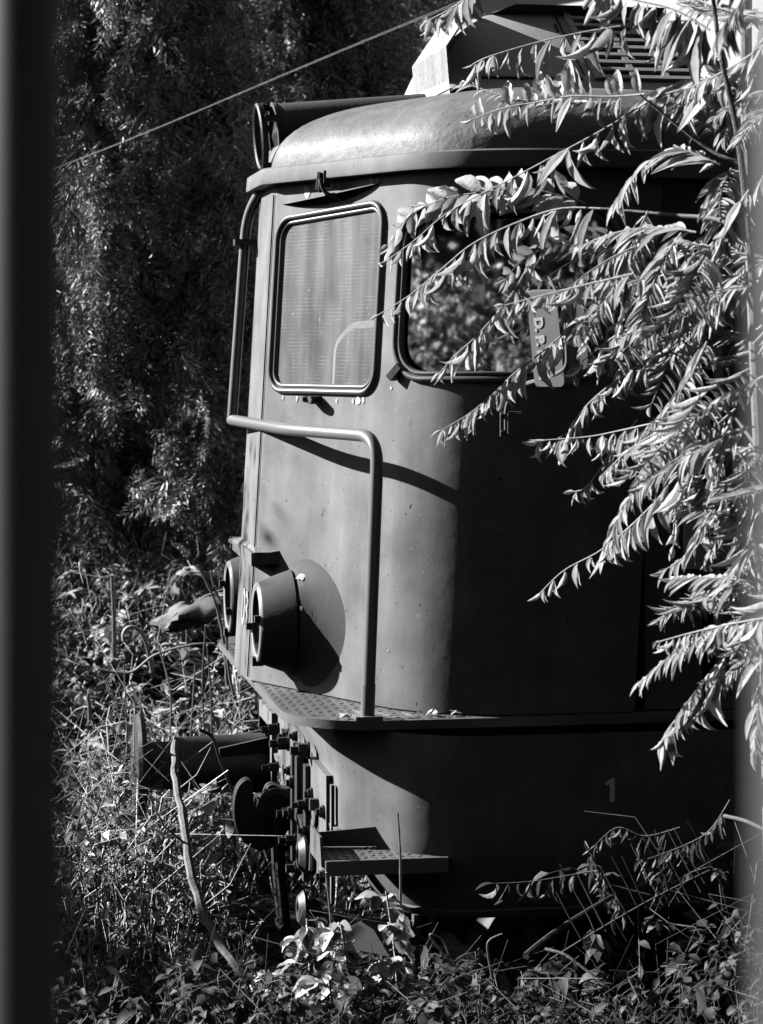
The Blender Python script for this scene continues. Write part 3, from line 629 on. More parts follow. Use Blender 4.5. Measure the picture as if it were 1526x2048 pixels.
def frond(name, pts, leaf, pairs, mode='hang', parent=None, m=None, label=None, taper=.55, r=.0032, bare=0.0, tips=True):
    f = LF(); path = smooth_path(pts, 26); f.tube(path, r, r*.4)
    P = np.array(path); d = np.r_[0, np.cumsum(np.linalg.norm(np.diff(P, axis=0), axis=1))]; L_ = d[-1]
    pairs = int(pairs*1.75+.5); leaf *= 1.12
    for i in range(pairs):
        u = bare + (1-bare)*(i+.6)/pairs; q = u*L_; pos = np.array([np.interp(q, d, P[:, k]) for k in range(3)])
        T = nrm(np.array([np.interp(min(q+.03, L_), d, P[:, k]) - np.interp(max(q-.03, 0), d, P[:, k]) for k in range(3)]))
        sd = nrm(np.cross(T, (0, 0, 1))); upv = np.cross(sd, T)
        size = leaf*(1 - (1-taper)*u**1.6)*random.uniform(.55, 1.2)
        for sg in (-1, 1):
            if random.random() < .1: continue
            j = rng.normal(size=3)*.13; tp = random.choice(LEAFLETS)
            if mode == 'hang': D_ = nrm(DOWN*1.0 + sg*sd*.30 + T*.30 + j); Z = nrm(-RV*.7*random.choice((1, 1, -1)) - DV*.35 + rng.normal(size=3)*.35)
            elif mode == 'open': D_ = nrm(sg*upv*.75 + sg*sd*.25 + T*.75 + j*.5 + DOWN*.12); Z = nrm(-DV + rng.normal(size=3)*.5); tp = random.choice(OPENL)
            elif mode == 'up': D_ = nrm((upv if sg > 0 else -upv)*.95 + T*.25 + j*.6); Z = nrm(-DV - RV*.6 + rng.normal(size=3)*.4); tp = random.choice(OPENL if sg > 0 else LEAFLETS)
            elif mode == 'pinna': D_ = nrm(sg*RV*.8 + T*.35 + DOWN*.35 + j*.4); Z = nrm(np.cross(D_, DV) + rng.normal(size=3)*.3); tp = random.choice(NARROW)
            else: D_ = nrm(T*.62 + sg*sd*.62 + sg*upv*.22 + DOWN*.22 + j*.8); Z = nrm(upv + sg*sd*.3 + rng.normal(size=3)*.25); tp = random.choice(NARROW)
            f.many(tp, pos + D_*.004, D_[None], Z[None], size)
    if tips: f.many(random.choice(LEAFLETS), path[-1], nrm(path[-1]-path[-3])[None], nrm(rng.normal(size=3))[None], leaf*taper*.8)
    o = f.build(name, m or M_LEAF, parent)
    if label: o['label'] = label
    return o
def px_path(pts, D0, D1):
    k = len(pts); return [U(x, y, D0 + (D1-D0)*i/max(1, k-1)) for i, (x, y) in enumerate(pts)]
# the tree of heaven leaning in from the right, in front of the locomotive's side
tp_ = px_path([(1566, 2250), (1545, 1700), (1530, 1100), (1508, 600), (1492, 120), (1500, -250)], 6.2, 6.5)
base = tp_[0].copy(); base[2] = float(gz(base[0], base[1])) - .03
ail = thing('tree_of_heaven', 'young tree with withered feathery leaves leaning in front of the locomotive side', 'tree', base)
MB().tube(smooth_path([base] + tp_[1:], 30), list(np.linspace(.028, .013, 30)), 10).build('trunk', M_SAPBARK, ail)
for pts, D0, D1, r in (([(1520, 900), (1450, 820), (1380, 840)], 6.35, 6.6, .009), ([(1502, 480), (1440, 440), (1340, 430), (1203, 417)], 6.45, 6.8, .010), ([(1495, 250), (1483, 178), (1397, 173)], 6.5, 6.6, .011),
                       ([(1510, 620), (1400, 560), (1300, 560), (1131, 600), (1080, 484)], 6.4, 6.9, .008), ([(1530, 1100), (1491, 925), (1446, 900)], 6.3, 6.4, .009), ([(1496, 200), (1430, 120), (1390, 40)], 6.5, 6.5, .010),
                       ([(1535, 1280), (1500, 1250), (1460, 1301)], 6.25, 6.3, .008), ([(1500, 330), (1420, 300), (1280, 190)], 6.45, 6.6, .008), ([(1505, 560), (1480, 300), (1440, 100), (1420, -60)], 6.1, 6.0, .012), ([(1515, 700), (1420, 720), (1320, 700)], 6.4, 6.7, .008)):
    MB().tube(smooth_path(px_path(pts, D0, D1), 16), list(np.linspace(r*.8, r*.4, 16)), 7).build('branch', M_SAPBARK, ail)
FR = [ # frond centre lines from base to tip, depth at base and tip, leaflet length, pairs, habit
    ([(1390, 40), (1300, 45), (1190, 60), (1081, 83), (981, 112), (946, 128)], 6.6, 7.0, .105, 9, 'hang'),
    ([(1290, 188), (1222, 193), (1141, 192), (1081, 203), (1010, 215), (945, 238)], 6.6, 7.0, .088, 11, 'up'),
    ([(1240, 205), (1120, 205), (1050, 200), (985, 185), (930, 165)], 6.8, 7.1, .06, 12, 'tip'),
    ([(1483, 178), (1397, 173), (1312, 196), (1212, 256), (1101, 316), (1016, 361), (900, 422), (830, 480), (775, 520)], 6.5, 7.2, .11, 15, 'hang'),
    ([(1203, 417), (1121, 417), (1039, 443), (946, 487), (874, 546), (817, 592), (760, 628)], 6.7, 7.2, .10, 12, 'hang'),
    ([(1170, 405), (1060, 378), (960, 385), (880, 400), (810, 440), (775, 500)], 7.0, 7.3, .09, 11, 'open'),
    ([(1080, 484), (1028, 582), (961, 664), (910, 711), (879, 747)], 6.9, 7.1, .09, 9, 'hang'),
    ([(1131, 600), (1131, 659), (1075, 711), (1028, 747), (987, 788), (936, 829), (884, 860)], 6.9, 7.1, .08, 13, 'hang'),
    ([(1300, 640), (1234, 670), (1193, 700), (1150, 735)], 6.7, 6.9, .085, 7, 'hang'),
    ([(1320, 700), (1255, 747), (1204, 783), (1162, 824), (1130, 870), (1075, 885)], 6.7, 7.0, .085, 11, 'hang'),
    ([(1400, 835), (1307, 847), (1245, 860), (1178, 873), (1090, 880)], 6.5, 6.9, .09, 7, 'hang'),
    ([(1275, 840), (1246, 874), (1224, 908), (1200, 939), (1170, 976), (1147, 983)], 6.8, 7.0, .065, 5, 'hang'),
    ([(1446, 905), (1358, 949), (1317, 997), (1269, 1045), (1234, 1075), (1193, 1106), (1129, 1140), (1081, 1185)], 6.4, 7.0, .095, 9, 'hang'),
    ([(1491, 925), (1498, 1089), (1501, 1175), (1508, 1236), (1490, 1330)], 6.2, 6.2, .085, 11, 'pinna'),
    ([(1460, 1301), (1426, 1339), (1392, 1383), (1358, 1431), (1334, 1462), (1325, 1480)], 6.2, 6.4, .11, 6, 'hang'),
    ([(1530, 1200), (1526, 1290), (1519, 1400), (1510, 1500)], 6.0, 6.0, .10, 8, 'tip'),
    ([(1446, 912), (1426, 1000), (1405, 1069), (1385, 1103), (1330, 1140)], 6.35, 6.5, .08, 9, 'tip'),
    ([(1000, -70), (950, -20), (905, 15), (855, 42)], 6.6, 6.8, .075, 6, 'hang'),
    ([(1420, 60), (1350, 20), (1270, 0), (1180, -20)], 6.3, 6.5, .12, 8, 'hang'),
    ([(1440, 330), (1360, 300), (1290, 330), (1240, 400)], 6.4, 6.6, .10, 10, 'tip'),
]
for pts, D0, D1, lf, n, mode in FR: frond('frond', px_path(pts, D0, D1), lf*1.18, n, mode, ail)
for i in range(76):                              # the tangle further right
    while True:
        x, y = random.uniform(1260, 1600), random.uniform(-40, 1290)
        if y < 420 and x < 1450: continue
        if x < 1400 and (y > 860 or y < 380): continue
        if x < 1480 and y > 900: continue
        if x < 1390 and 560 < y < 860: continue
        break
    a = R(random.uniform(165, 250)); L_ = random.uniform(170, 330) * (.75 if y > 900 else .6 if y < 420 else 1); cv = random.uniform(-.25, .55)
    pts = [(x + L_*t*math.cos(a + cv*t), y - L_*t*math.sin(a + cv*t)) for t in (0, .25, .5, .75, 1.0)]
    D0 = random.uniform(5.7, 6.9); frond('frond', px_path(pts, D0, D0 + random.uniform(-.1, .4)), random.uniform(.065, .10), random.randint(10, 13), random.choice(['tip', 'tip', 'hang', 'pinna', 'tip', 'tip']), ail)
# ---- conifers behind on the left
def spray_tpl():
    f = LF(); ax = np.array([[t, 0, -.25*t*t] for t in np.linspace(0, 1, 9)])
    for i, t in enumerate(np.linspace(.06, .97, 15)):
        L_ = .34*(1-t*.75)+.05; p = V3(t, 0, -.25*t*t)
        for sg in (-1, 1):
            d = nrm(V3(.75, sg*.62, -.2 + random.uniform(-.25, .25)))
            for k in range(4):
                q = p + d*L_*k/4
                f.many((np.array([(0, 0, 0), (.45, .085, .03), (1, 0, -.04), (.45, -.085, .03)]), np.array([(0, 1, 2, 3)])), q, nrm(d + rng.normal(size=3)*.35)[None], rdir(1), L_*.50)
    return np.concatenate(f.V), np.concatenate(f.Q)
SPR = [spray_tpl() for _ in range(3)]
def conifer(D, lat, h, rad, n, label, group='dark conifers behind the weeds'):
    p = CAM + D*DV + lat*RV; p[2] = float(gz(p[0], p[1])) - .05
    t = thing('conifer', label, 'tree', p, group)
    tk = MB().tube([p, p+V3(.03, .02, h*.5), p+V3(0, 0, h*.96)], [.13, .08, .01], 9)
    for i in range(26):
        z = random.uniform(.3, .9)*h; a = random.uniform(0, 6.28); r_ = rad*(1-z/h*.75)*.8
        tk.tube([p+V3(0, 0, z), p+V3(r_*.5*math.cos(a), r_*.5*math.sin(a), z+.02), p+V3(r_*math.cos(a), r_*math.sin(a), z-.15)], [.022, .014, .004], 5)
    tk.build('trunk', M_BARK, t)
    f = LF(); ncl = int(n/17)
    for c in range(ncl):                         # clumps of sprays with gaps between
        z = h*random.uniform(.04, 1)**.9; a = random.uniform(0, 2*math.pi); rr_ = rad*(1-.8*(z/h)**1.4)*random.uniform(.30, 1.05)
        c0 = p + V3(rr_*math.cos(a), rr_*math.sin(a), z); k = 30
        o_ = V3(math.cos(a), math.sin(a), 0); pos = c0 + rng.normal(size=(k, 3))*V3(.12, .12, .28)
        X = o_*.45 + V3(0, 0, -.8) + rng.normal(size=3)*.3 + rng.normal(size=(k, 3))*.28
        f.many(random.choice(SPR), pos, X, o_ + rng.normal(size=(k, 3))*.5, rng.uniform(.24, .46, k))
    f.build('crown', M_CONIF, t); return t
conifer(15.2, -1.55, 7.5, 1.15, 3600, 'dark drooping conifer directly behind the locomotive nose')
conifer(16.4, -2.75, 8.0, 1.25, 3600, 'dark drooping conifer at the far left beside the fence bar')
conifer(17.6, -.45, 8.2, .95, 3000, 'dark conifer standing behind the roof headlight')
conifer(18.6, -1.9, 9.0, 1.3, 2600, 'tall dark conifer filling the gap behind the two front ones')
conifer(17.5, -4.4, 8.0, 1.3, 1600, 'dark conifer outside the left edge of the row')
conifer(20.5, -3.2, 9.0, 1.6, 1600, 'tall conifer in the back row on the left')
conifer(21.5, -.02, 9.0, .62, 1500, 'slim conifer behind the tin deflector')
conifer(20.5, -.75, 9.0, 1.0, 1600, 'tall conifer in the back row behind the roof headlight')
# ---- white house far right
hp = CAM + 22*DV + 2.85*RV; ha = nrm(V3(-.88, -.47, 0)); hb_ = nrm(V3(.47, -.88, 0)); hz = float(gz(hp[0], hp[1]))
hou = thing('white_house', 'white rendered house behind the tree on the right', 'house', (hp[0], hp[1], hz))
MB().box(hp*V3(1, 1, 0) + V3(0, 0, hz+2.6) - ha*3, (3, 4.0, 2.7), (ha, hb_, (0, 0, 1))).build('wall', M_WALL, hou, smooth=False)
c = hp*V3(1, 1, 0) + V3(0, 0, hz+5.3) - ha*3
MB().prism([c + ha*3.4 , c + V3(0, 0, 1.4), c - ha*3.4], hb_*4.3).prism([c + ha*3.4 - hb_*4.3, c + V3(0, 0, 1.4) - hb_*4.3, c - ha*3.4 - hb_*4.3], hb_*4.29).build('roof', M_DARK, hou, smooth=False)
# ---- hedge and tree added out of view on the camera side to hold back skylight
hg0 = CAM - 3.5*DV; hg0[2] = float(gz(hg0[0], hg0[1])); hedge = thing('hedge', 'unseen tall dark hedge added behind the photographer to block skylight', 'hedge', hg0)
f = LF(); k = 9000; LT = leaf_tpl(2, 2, .6, .2, .4); pos = hg0 + rng.uniform(-16, 16, (k, 1))*RV + rng.normal(0, .45, (k, 1))*DV + rng.uniform(0, 8.5, (k, 1))*V3(0, 0, 1)
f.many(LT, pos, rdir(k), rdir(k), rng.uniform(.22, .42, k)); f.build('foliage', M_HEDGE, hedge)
sk_ = MB()
for i in range(33): q = hg0 + RV*(i-16); sk_.tube([q, q+V3(.1, .1, 8)], [.08, .03], 6)
sk_.box(hg0 + V3(0, 0, 4) - DV*.5, (16, .15, 4.1), (RV, DV, (0, 0, 1))); sk_.build('branches', M_HEDGE, hedge)
st0 = CAM + 1.5*DV + 4.5*RV; st0[2] = float(gz(st0[0], st0[1])); sh_t = thing('unseen_shade_tree', 'unseen leafy canopy tree added over the photographer to block skylight', 'tree', st0)
tk = MB().tube([st0, st0+V3(0, 0, 3), st0+V3(-.3, 0, 6)], [.28, .2, .12], 10)
for i in range(12):
    a = i*.52; tk.tube([st0+V3(-.2, 0, 5), st0+V3(-.2+2*math.cos(a), 2*math.sin(a), 6.6), st0+V3(-1.5+5.5*math.cos(a), 5.5*math.sin(a), 7.2)], [.1, .06, .02], 6)
tk.build('trunk', M_BARK, sh_t)
f = LF(); k = 9000; u_ = rng.uniform(0, 1, k)**.5*6.2; a_ = rng.uniform(0, 2*math.pi, k)
pos = st0 + V3(-.3, -.6, 0) + np.stack([u_*np.cos(a_), u_*.72*np.sin(a_), 7.2 + rng.normal(0, .5, k) - u_*.12], 1)
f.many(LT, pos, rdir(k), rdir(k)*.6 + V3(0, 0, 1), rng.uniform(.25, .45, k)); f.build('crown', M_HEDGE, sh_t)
# ---- unseen ring of woods added to block low sky, leaving the sun free
wd = LF(); k = 26000; a_ = rng.uniform(0, 2*math.pi, k); vd = np.arctan2(DV[1], DV[0])
dd = np.abs((a_ - vd + math.pi) % (2*math.pi) - math.pi); a_ = a_[dd > R(16)]; k = len(a_)
rr_ = rng.uniform(24, 30, k); pos = np.stack([1 + rr_*np.cos(a_), rr_*np.sin(a_), np.zeros(k)], 1); pos[:, 2] = rng.uniform(0, 1, k)*(6.2 + .9*np.sin(a_*9) + .8*np.sin(a_*23))
wd.many(LT, pos, rdir(k), rdir(k), rng.uniform(.9, 1.6, k))
tag(wd.build('unseen_wood_ring', M_HEDGE), 'unseen ring of dark wood added in the distance to block low skylight', 'wood', kind='stuff')
# ---- iron fence the photographer looks through
fc = CAM + .8*DV; gzc = float(gz(fc[0], fc[1])); fen = thing('iron_fence', 'blurred iron fence bars close to the lens', 'fence', (fc[0], fc[1], gzc))
fA = CAM*V3(1, 1, 0) + .8*(DV + (46-763)/F_PX*RV); fB = CAM*V3(1, 1, 0) + .45*(DV + (1690-763)/F_PX*RV); fx = lambda k: fA + (fB-fA)*k
for px in (-3, -2, -1, 0, 1, 2):
    q = fx(px); MB().tube([q + V3(0, 0, gzc-.1), q + V3(0, 0, 3.35)], .0145, 16).build('bar', M_FENCE, fen)
for z in (gzc+.25, 3.2): MB().box(fx(-.5)*V3(1, 1, 0) + V3(0, 0, z), (.95, .008, .02), (nrm(fB-fA), nrm(np.cross((0, 0, 1), fB-fA)), (0, 0, 1))).build('rail', M_FENCE, fen, smooth=False)
# ---- shrubs on the camera side that the side window mirrors, and an unseen bush added to shade the weeds
k = 34000; f = LF(); sp0 = V3(-2.5, -11.0, float(gz(-2.5, -11.0))); shr = thing('sunlit_shrubs', 'loose sunlit shrub row mirrored in the side window', 'shrub', sp0)
ctr = sp0 + np.stack([rng.uniform(-7, 6.5, 130), rng.uniform(-.5, .7, 130), rng.uniform(.2, 2.9, 130)], 1)
f.many(LT, ctr[rng.integers(0, 130, k)] + rng.normal(0, .24, (k, 3)), rdir(k), rdir(k), rng.uniform(.04, .12, k)); f.build('foliage', M_SHRUB, shr)
mb_ = MB()
for q in ctr: mb_.tube([q*V3(1, 1, 0) + V3(0, 0, sp0[2]), q + V3(.1, 0, .2)], [.02, .008], 5)
mb_.build('stems', M_STALK, shr)
b0 = CAM + 11.0*DV - 5.2*RV; b0[2] = float(gz(b0[0], b0[1])); bush = thing('unseen_shade_bush', 'unseen leafy bush added beyond the left edge to shade the weeds', 'bush', b0); f = LF(); mb_ = MB()
for i in range(70):
    q = b0 + DV*random.uniform(-2.4, 1.2) + RV*random.gauss(0, .5); h_ = random.uniform(.4, 2.25); q[2] = b0[2]; e = q + V3(random.gauss(0, .15), random.gauss(0, .15), h_); mb_.tube([q, e], [.015, .006], 5); k = 130
    f.many(LT, e + rng.normal(0, .22, (k, 3)), rdir(k), rdir(k), rng.uniform(.10, .24, k))
for i in range(9):  # tall shoots added to dapple the nose with shade
    q = b0 + DV*random.uniform(-.3, .7); e = q + V3(0, 0, random.uniform(4.05, 4.4)); mb_.tube([q, e], [.012, .004], 5); k = 10
    f.many(LT, e + rng.normal(0, .14, (k, 3)), rdir(k), rdir(k), rng.uniform(.05, .11, k))
f.build('foliage', M_WEED, bush); mb_.build('stems', M_BARK, bush)
# ---- overhead cable pair
cb = MB()
for o_ in (0, .007):
    a, b = U(860, 30, 10.0), U(-200, 450, 16.0); a = a + V3(0, 0, o_); mid = (a+b)/2 - V3(0, 0, .03)
    a2 = a + (a-b)*.6; cb.tube(smooth_path([a2, a, mid, b], 30), .0009, 5)
tag(cb.build('overhead_cable', M_CABLE), 'twin overhead cable slanting across the dark conifers', 'cable')
# ------------------------------------------------------------------ weeds
WL = [leaf_tpl(3, 2, .5, .3, d, 0, 1.0, .12) for d in (.3, .8, 1.3)]
BIG = [leaf_tpl(6, 4, .62, .25, d, .2, .9, .12) for d in (.4, .8, 1.1)]
def weed(f, st, p, h, nleaf, ll, lean=.15, r=.0036):
    d = V3(random.gauss(0, lean), random.gauss(0, lean), 1); q = p + d*h - V3(0, 0, random.choice((0, .1, .35)))*h; c = p + d*h*.5 + V3(random.gauss(0, .16), random.gauss(0, .16), .12)*h; c2 = p + d*h*.85 + V3(random.gauss(0, .12), random.gauss(0, .12), .08)*h
    path = smooth_path([p, c, c2, q], 6); st.tube(path, r, r*.5, 4)
    for _ in range(random.choice((0, 1, 1, 2))):
        a = path[random.randint(2, 4)]; st.tube([a, a + V3(random.gauss(0, .35), random.gauss(0, .35), random.uniform(-.1, .6))*h*.4, a + V3(random.gauss(0, .5), random.gauss(0, .5), random.uniform(-.1, .9))*h*.6], r*.6, r*.3, 4)
    if nleaf:
        t = rng.uniform(.25, 1, nleaf); pos = np.array([[np.interp(x, np.linspace(0, 1, 6), [w_[k] for w_ in path]) for k in range(3)] for x in t])
        X = rdir(nleaf)*V3(1, 1, .5) + V3(0, 0, -.1); f.many(random.choice(WL), pos, X, V3(0, 0, 1) + rdir(nleaf)*.7, rng.uniform(.6, 1.2, nleaf)*ll)
f = LF(); st = LF()
for i in range(6200):                            # far bank
    D = random.uniform(10.2, 15.2); lat = random.uniform(-3.4, .6); p = CAM + D*DV + lat*RV
    if -1.5 < p[1] < 1.5 and p[0] > -.25: continue
    if math.sin(3.1*p[0]+1)*math.sin(2.7*p[1]) + .5*math.sin(7*p[0]-5*p[1]) < random.uniform(-.9, .35): continue
    p[2] = float(gz(p[0], p[1])); weed(f, st, p, random.uniform(.12, .55)*random.choice((.6, 1, 1, 1.5))*(.55 if p[1] > 3.4 else 1), random.choice((0, 3, 6, 9, 12)), random.choice((.025, .035, .05, .07, .09)), random.choice((.25, .5, .8)))
for i in range(170):
    D = random.uniform(9.0, 9.9); px_ = random.gauss(255, 65) if i % 3 else random.uniform(140, 560); p = U(px_, 1500, D)
    if p[1] > -.2 and p[0] > -.05: continue
    p[2] = float(gz(p[0], p[1])); weed(f, st, p, random.uniform(.35, 1.0 if px_ < 340 else .5), random.randint(5, 12), random.choice((.03, .04, .06)), .16)
tag(f.build('undergrowth', M_WEED), 'tangled leafy undergrowth on the bank left of the locomotive', 'undergrowth', kind='stuff')
tag(st.build('weed_stalks', M_STALK), 'thin dry stalks of the weeds on the bank', 'stalks', kind='stuff')
f = LF(); st = LF()
for i in range(2400):                            # near side, along the foot of the locomotive
    x = random.uniform(-1.6, 3.0); y = random.uniform(-3.0, -1.45) if x > -.1 else random.uniform(-2.6, .2); p = V3(x, y, float(gz(x, y)))
    hm = .55 if x < .9 else .75
    if x > .9 and random.random() < .6: continue
    weed(f, st, p, random.uniform(.1, hm)*(1 if x > 1.0 else .62), random.randint(5, 12), random.uniform(.03, .075), .3, .0022)
tag(f.build('ground_cover', M_DULLWEED), 'low dark leafy weeds along the foot of the locomotive', 'weeds', kind='stuff')
tag(st.build('twigs', M_TWIG), 'thin dry twigs among the weeds at the foot of the locomotive', 'twigs', kind='stuff')
f = LF(); k = 9000; pos = np.stack([rng.uniform(-3, 3, k), rng.uniform(-3.2, 5.5, k), np.zeros(k)], 1); pos[:, 2] = gz(pos[:, 0], pos[:, 1]) + .015
f.many(WL[0], pos, rdir(k)*V3(1, 1, .25), V3(0, 0, 1) + rdir(k)*.5, rng.uniform(.04, .1, k))
tag(f.build('leaf_litter', M_DULLWEED), 'dead leaf litter covering the ground round the locomotive', 'leaf litter', kind='stuff')
# broad-leaved seedlings at the bottom
def seedling(px, py, D, h, n, ll, label):
    ll *= .72; n = int(n*1.5); p = U(px, py, D); p[2] = float(gz(p[0], p[1])); t = thing('broadleaf_weed', label, 'weed', p, 'broad-leaved weeds in front of the locomotive')
    s_ = LF(); top = p + V3(random.gauss(0, .03), random.gauss(0, .03), h); path = smooth_path([p, (p+top)/2 + V3(.02, 0, 0), top], 8); s_.tube(path, .006, .003, 6)
    f = LF()
    for i in range(n):
        u_ = .45 + .55*(i+.5)/n; q = p + (top-p)*u_; a = random.uniform(0, 6.28); d = nrm(V3(math.cos(a), math.sin(a), random.uniform(-.1, .4))); e = q + d*ll*.5; s_.tube([q, e], .002, .0015, 4)
        for k in ((0,) if n > 16 else (-.7, 0, .7)):
            dd = nrm(V3(math.cos(a+k), math.sin(a+k), -.25 + random.gauss(0, .2))); f.many(random.choice(BIG), e, dd[None], nrm(V3(0, 0, 1) + rng.normal(size=3)*.4 - DV*.3)[None], ll*random.uniform(.8, 1.25))
    f.build('leaves', M_WEED, t); s_.build('stem', M_STALK, t)
for a in ((600, 1930, 7.35, .40, 10, .085, 'broad-leaved weed with pale sunlit leaves left of the tall stalk'), (700, 1930, 7.3, .42, 9, .09, 'broad-leaved weed in the middle of the sunlit clump'), (790, 1900, 7.4, .52, 9, .085, 'broad-leaved weed at the foot of the tall thin stalk'),
          (655, 1985, 7.1, .30, 9, .10, 'low broad-leaved weed at the front of the sunlit clump'), (850, 1960, 7.3, .34, 9, .08, 'broad-leaved weed in front of the pale guard plate'), (535, 1990, 7.5, .26, 8, .08, 'broad-leaved weed at the lower end of the bent sapling'),
          (440, 1350, 10.7, .62, 12, .13, 'broad-leaved weed lit beside the far headlight'), (300, 1420, 10.7, .55, 12, .11, 'broad-leaved weed lit above the far buffer head')): seedling(*a)
# single stalks that stand out
def stalk(name, pts, D0, D1, r0, r1, label, cat, m=None, group=None, knots=0):
    mb = MB(); P = smooth_path(px_path(pts, D0, D1), 28); rr_ = list(np.linspace(r0, r1, 28))
    if knots:
        for i in range(2, 28, max(2, 28//knots)): rr_[i] *= 1.35
    if name == 'sapling':
        rr_ = [r_*random.uniform(.88, 1.14) for r_ in rr_]; P = [p_ + V3(random.gauss(0, .0025), random.gauss(0, .0025), 0) for p_ in P]
        for i_, a_ in ((8, .10), (13, -.08), (19, .07), (24, -.06)): mb.tube([P[i_], P[i_] + RV*a_ + V3(0, 0, abs(a_)*.8), P[i_] + RV*a_*1.7 + V3(0, 0, abs(a_)*2.2)], [.005, .004, .002], 5)
    mb.tube(P, rr_, 8); return tag(mb.build(name, m or M_STALK), label, cat, group)
stalk('sapling', [(560, 2010), (470, 1930), (420, 1850), (385, 1760), (372, 1680), (362, 1620), (350, 1560), (349, 1520), (350, 1485)], 7.9, 9.0, .0165, .0135, 'pale bent sapling trunk curving up in front of the far buffer', 'sapling', M_SAPBARK)
stalk('hooked_stem', [(305, 1345), (296, 1300), (285, 1270), (272, 1256), (255, 1255), (246, 1268), (247, 1282)], 11.6, 11.6, .011, .007, 'pale stem bent over into a hook on the sunlit bank', 'stem')
stalk('hooked_stem', [(180, 1440), (178, 1405), (172, 1385), (162, 1378), (160, 1366)], 11.0, 11.0, .010, .006, 'short kinked pale stem at the dark left edge of the bank', 'stem')
stalk('dry_stalk', [(800, 1905), (801, 1800), (800, 1700), (795, 1625)], 7.45, 7.5, .0048, .0028, 'tall thin dry stalk standing in front of the corner step', 'stalk', knots=6)
stalk('dry_stalk', [(665, 1890), (660, 1820), (652, 1745)], 7.6, 7.6, .005, .0035, 'straight pale stalk under the lower hose coupling', 'stalk')
stalk('dry_stalk', [(455, 1370), (450, 1300), (440, 1240), (425, 1190), (395, 1130)], 10.0, 10.0, .0085, .004, 'knotted bare shoot rising left of the far headlight', 'stalk', knots=7)
stalk('dry_stalk', [(455, 1260), (445, 1210), (430, 1180), (421, 1142)], 10.0, 10.0, .006, .004, 'short side shoot close to the far headlight', 'stalk')
stalk('dry_stalk', [(470, 1400), (456, 1330), (452, 1230), (447, 1160)], 9.8, 9.8, .006, .004, 'upright dry shoot in front of the far headlight', 'stalk', knots=6)
stalk('dry_stalk', [(228, 1330), (228, 1240), (224, 1150)], 13.0, 13.0, .012, .010, 'tall straight dry stalk below the conifers', 'stalk', knots=5)
stalk('dry_stalk', [(200, 1340), (260, 1345), (310, 1310), (380, 1290), (430, 1288)], 11.5, 11.5, .007, .005, 'fallen pale stem lying across the sunlit bank', 'stalk')
stalk('dry_stalk', [(400, 1460), (425, 1475), (440, 1520), (470, 1590), (500, 1625)], 9.2, 9.2, .007, .004, 'dark arching stem in front of the far buffer', 'stalk', M_DARK)
stalk('dry_stalk', [(985, 1960), (975, 1900), (980, 1880), (1005, 1868)], 7.4, 7.4, .004, .003, 'short forked stalk beside the drain pipe', 'stalk')
stalk('dry_stalk', [(905, 1930), (860, 1872), (885, 1880), (900, 1915)], 7.4, 7.4, .004, .003, 'kinked thin stalk in front of the guard plate', 'stalk')
for i, (x, y0, y1, D) in enumerate(((330, 1470, 1270, 11), (425, 1460, 1290, 11), (375, 1480, 1330, 10.8), (405, 1480, 1250, 11.2), (270, 1640, 1380, 10.6), (300, 1700, 1440, 10.2), (245, 1650, 1330, 10.8), (415, 1740, 1560, 10.6), (440, 1760, 1570, 10.6), (460, 1720, 1590, 10.8), (385, 1740, 1600, 10.4), (330, 1800, 1600, 10.2))):
    stalk('dry_stalk', [(x+random.randint(-20, 20), y0+80), (x+random.randint(-6, 14), y0*.6+y1*.4), (x+random.randint(-26, 20), y1)], D, D+random.uniform(-.3, .3), .0055, .003, 'upright dry stalk among the tangled weeds on the bank', 'stalk', group='dry stalks on the bank', knots=5)
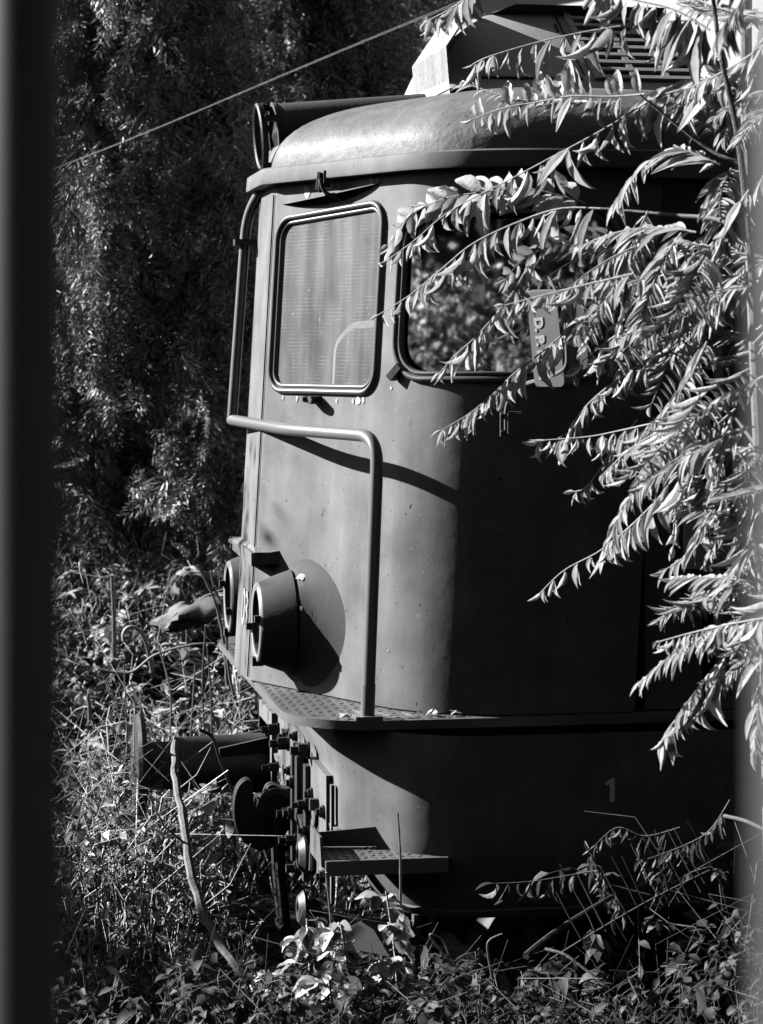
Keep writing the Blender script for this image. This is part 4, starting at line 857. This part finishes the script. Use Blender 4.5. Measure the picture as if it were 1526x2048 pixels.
# fallen stick, bare frond ribs and hanging dead fronds at lower right
stalk('fallen_branch', [(1052, 1912), (1090, 1880), (1140, 1845), (1200, 1808), (1232, 1790)], 7.0, 7.3, .011, .007, 'straight fallen branch slanting up through the weeds at lower right', 'branch', M_BARK)
stalk('fallen_branch', [(1090, 1898), (1130, 1910), (1170, 1938), (1208, 1970)], 7.0, 6.9, .005, .004, 'thin pale twig crossing below the fallen branch', 'branch', M_SAPBARK)
stalk('fallen_branch', [(1198, 1765), (1260, 1782), (1300, 1792)], 7.2, 7.2, .0055, .0045, 'short pale stick stuck between the bare ribs', 'branch', M_SAPBARK)
stalk('fallen_branch', [(1448, 1632), (1490, 1642), (1530, 1660)], 6.8, 6.7, .006, .005, 'short pale stick at the right edge near the ribs', 'branch', M_SAPBARK)
rb = LF()
for i in range(13):
    x = 1115 + i*21.5 + random.uniform(-5, 5); y = 1775 - i*11.5 + random.uniform(-8, 8); L_ = random.uniform(95, 160)
    rb.tube(smooth_path(px_path([(x, y), (x + L_*.24 + random.uniform(-4, 4), y + L_*.45), (x + L_*random.uniform(.42, .52), y + L_*.9)], 7.0, 7.0), 6), .0012, .0019, 4)
rb.tube(smooth_path(px_path([(1075, 1935), (1180, 1870), (1300, 1800), (1420, 1740)], 7.0, 7.0), 12), .003, .002, 6)
tag(rb.build('bare_ribs', M_TWIG), 'row of bare slanting ribs of a dead frond at lower right', 'dead frond')
for pts, lf, n, lab in (([(1190, 1745), (1188, 1742), (1130, 1752), (1060, 1763), (985, 1767)], .07, 5, 'thin horizontal dead frond with shrivelled hanging leaves below the number'),
                        ([(1360, 1655), (1290, 1672), (1235, 1655), (1190, 1690)], .07, 6, 'dead arching frond with shrivelled leaves above the bare ribs'),
                        ([(1460, 1600), (1420, 1660), (1370, 1690), (1290, 1720)], .07, 7, 'dead frond with shrivelled leaves at right of the bare ribs'),
                        ([(1250, 1840), (1230, 1790), (1205, 1750), (1180, 1705)], .06, 6, 'upright broken stem with shrivelled leaves below the number')):
    tag(frond('dead_frond', px_path(pts, 7.1, 7.2), lf, n, 'hang', None, M_WITHER, taper=.9, r=.0025, bare=.1), lab, 'dead frond')
# boulder on the bank
rk = MB(); c = U(385, 1228, 13.0); lat_ = np.linspace(-1.5, 1.5, 12); lon = np.linspace(0, 2*math.pi, 22, endpoint=False)
P = [[c + V3(.19*math.cos(a)*math.cos(b), .16*math.cos(a)*math.sin(b), .065*math.sin(a)) * (1 + .18*math.sin(3*b+2*a) + .12*math.sin(5*b-3*a)) + V3(0, 0, .05*math.cos(b)*math.cos(a)) for b in lon] for a in lat_]
tag(rk.grid(P, closed_v=True).build('boulder', M_ROCK), 'pale angular boulder on the bank below the conifers', 'boulder')
for o in list(bpy.data.objects):
    if '_org' in o: del o['_org']
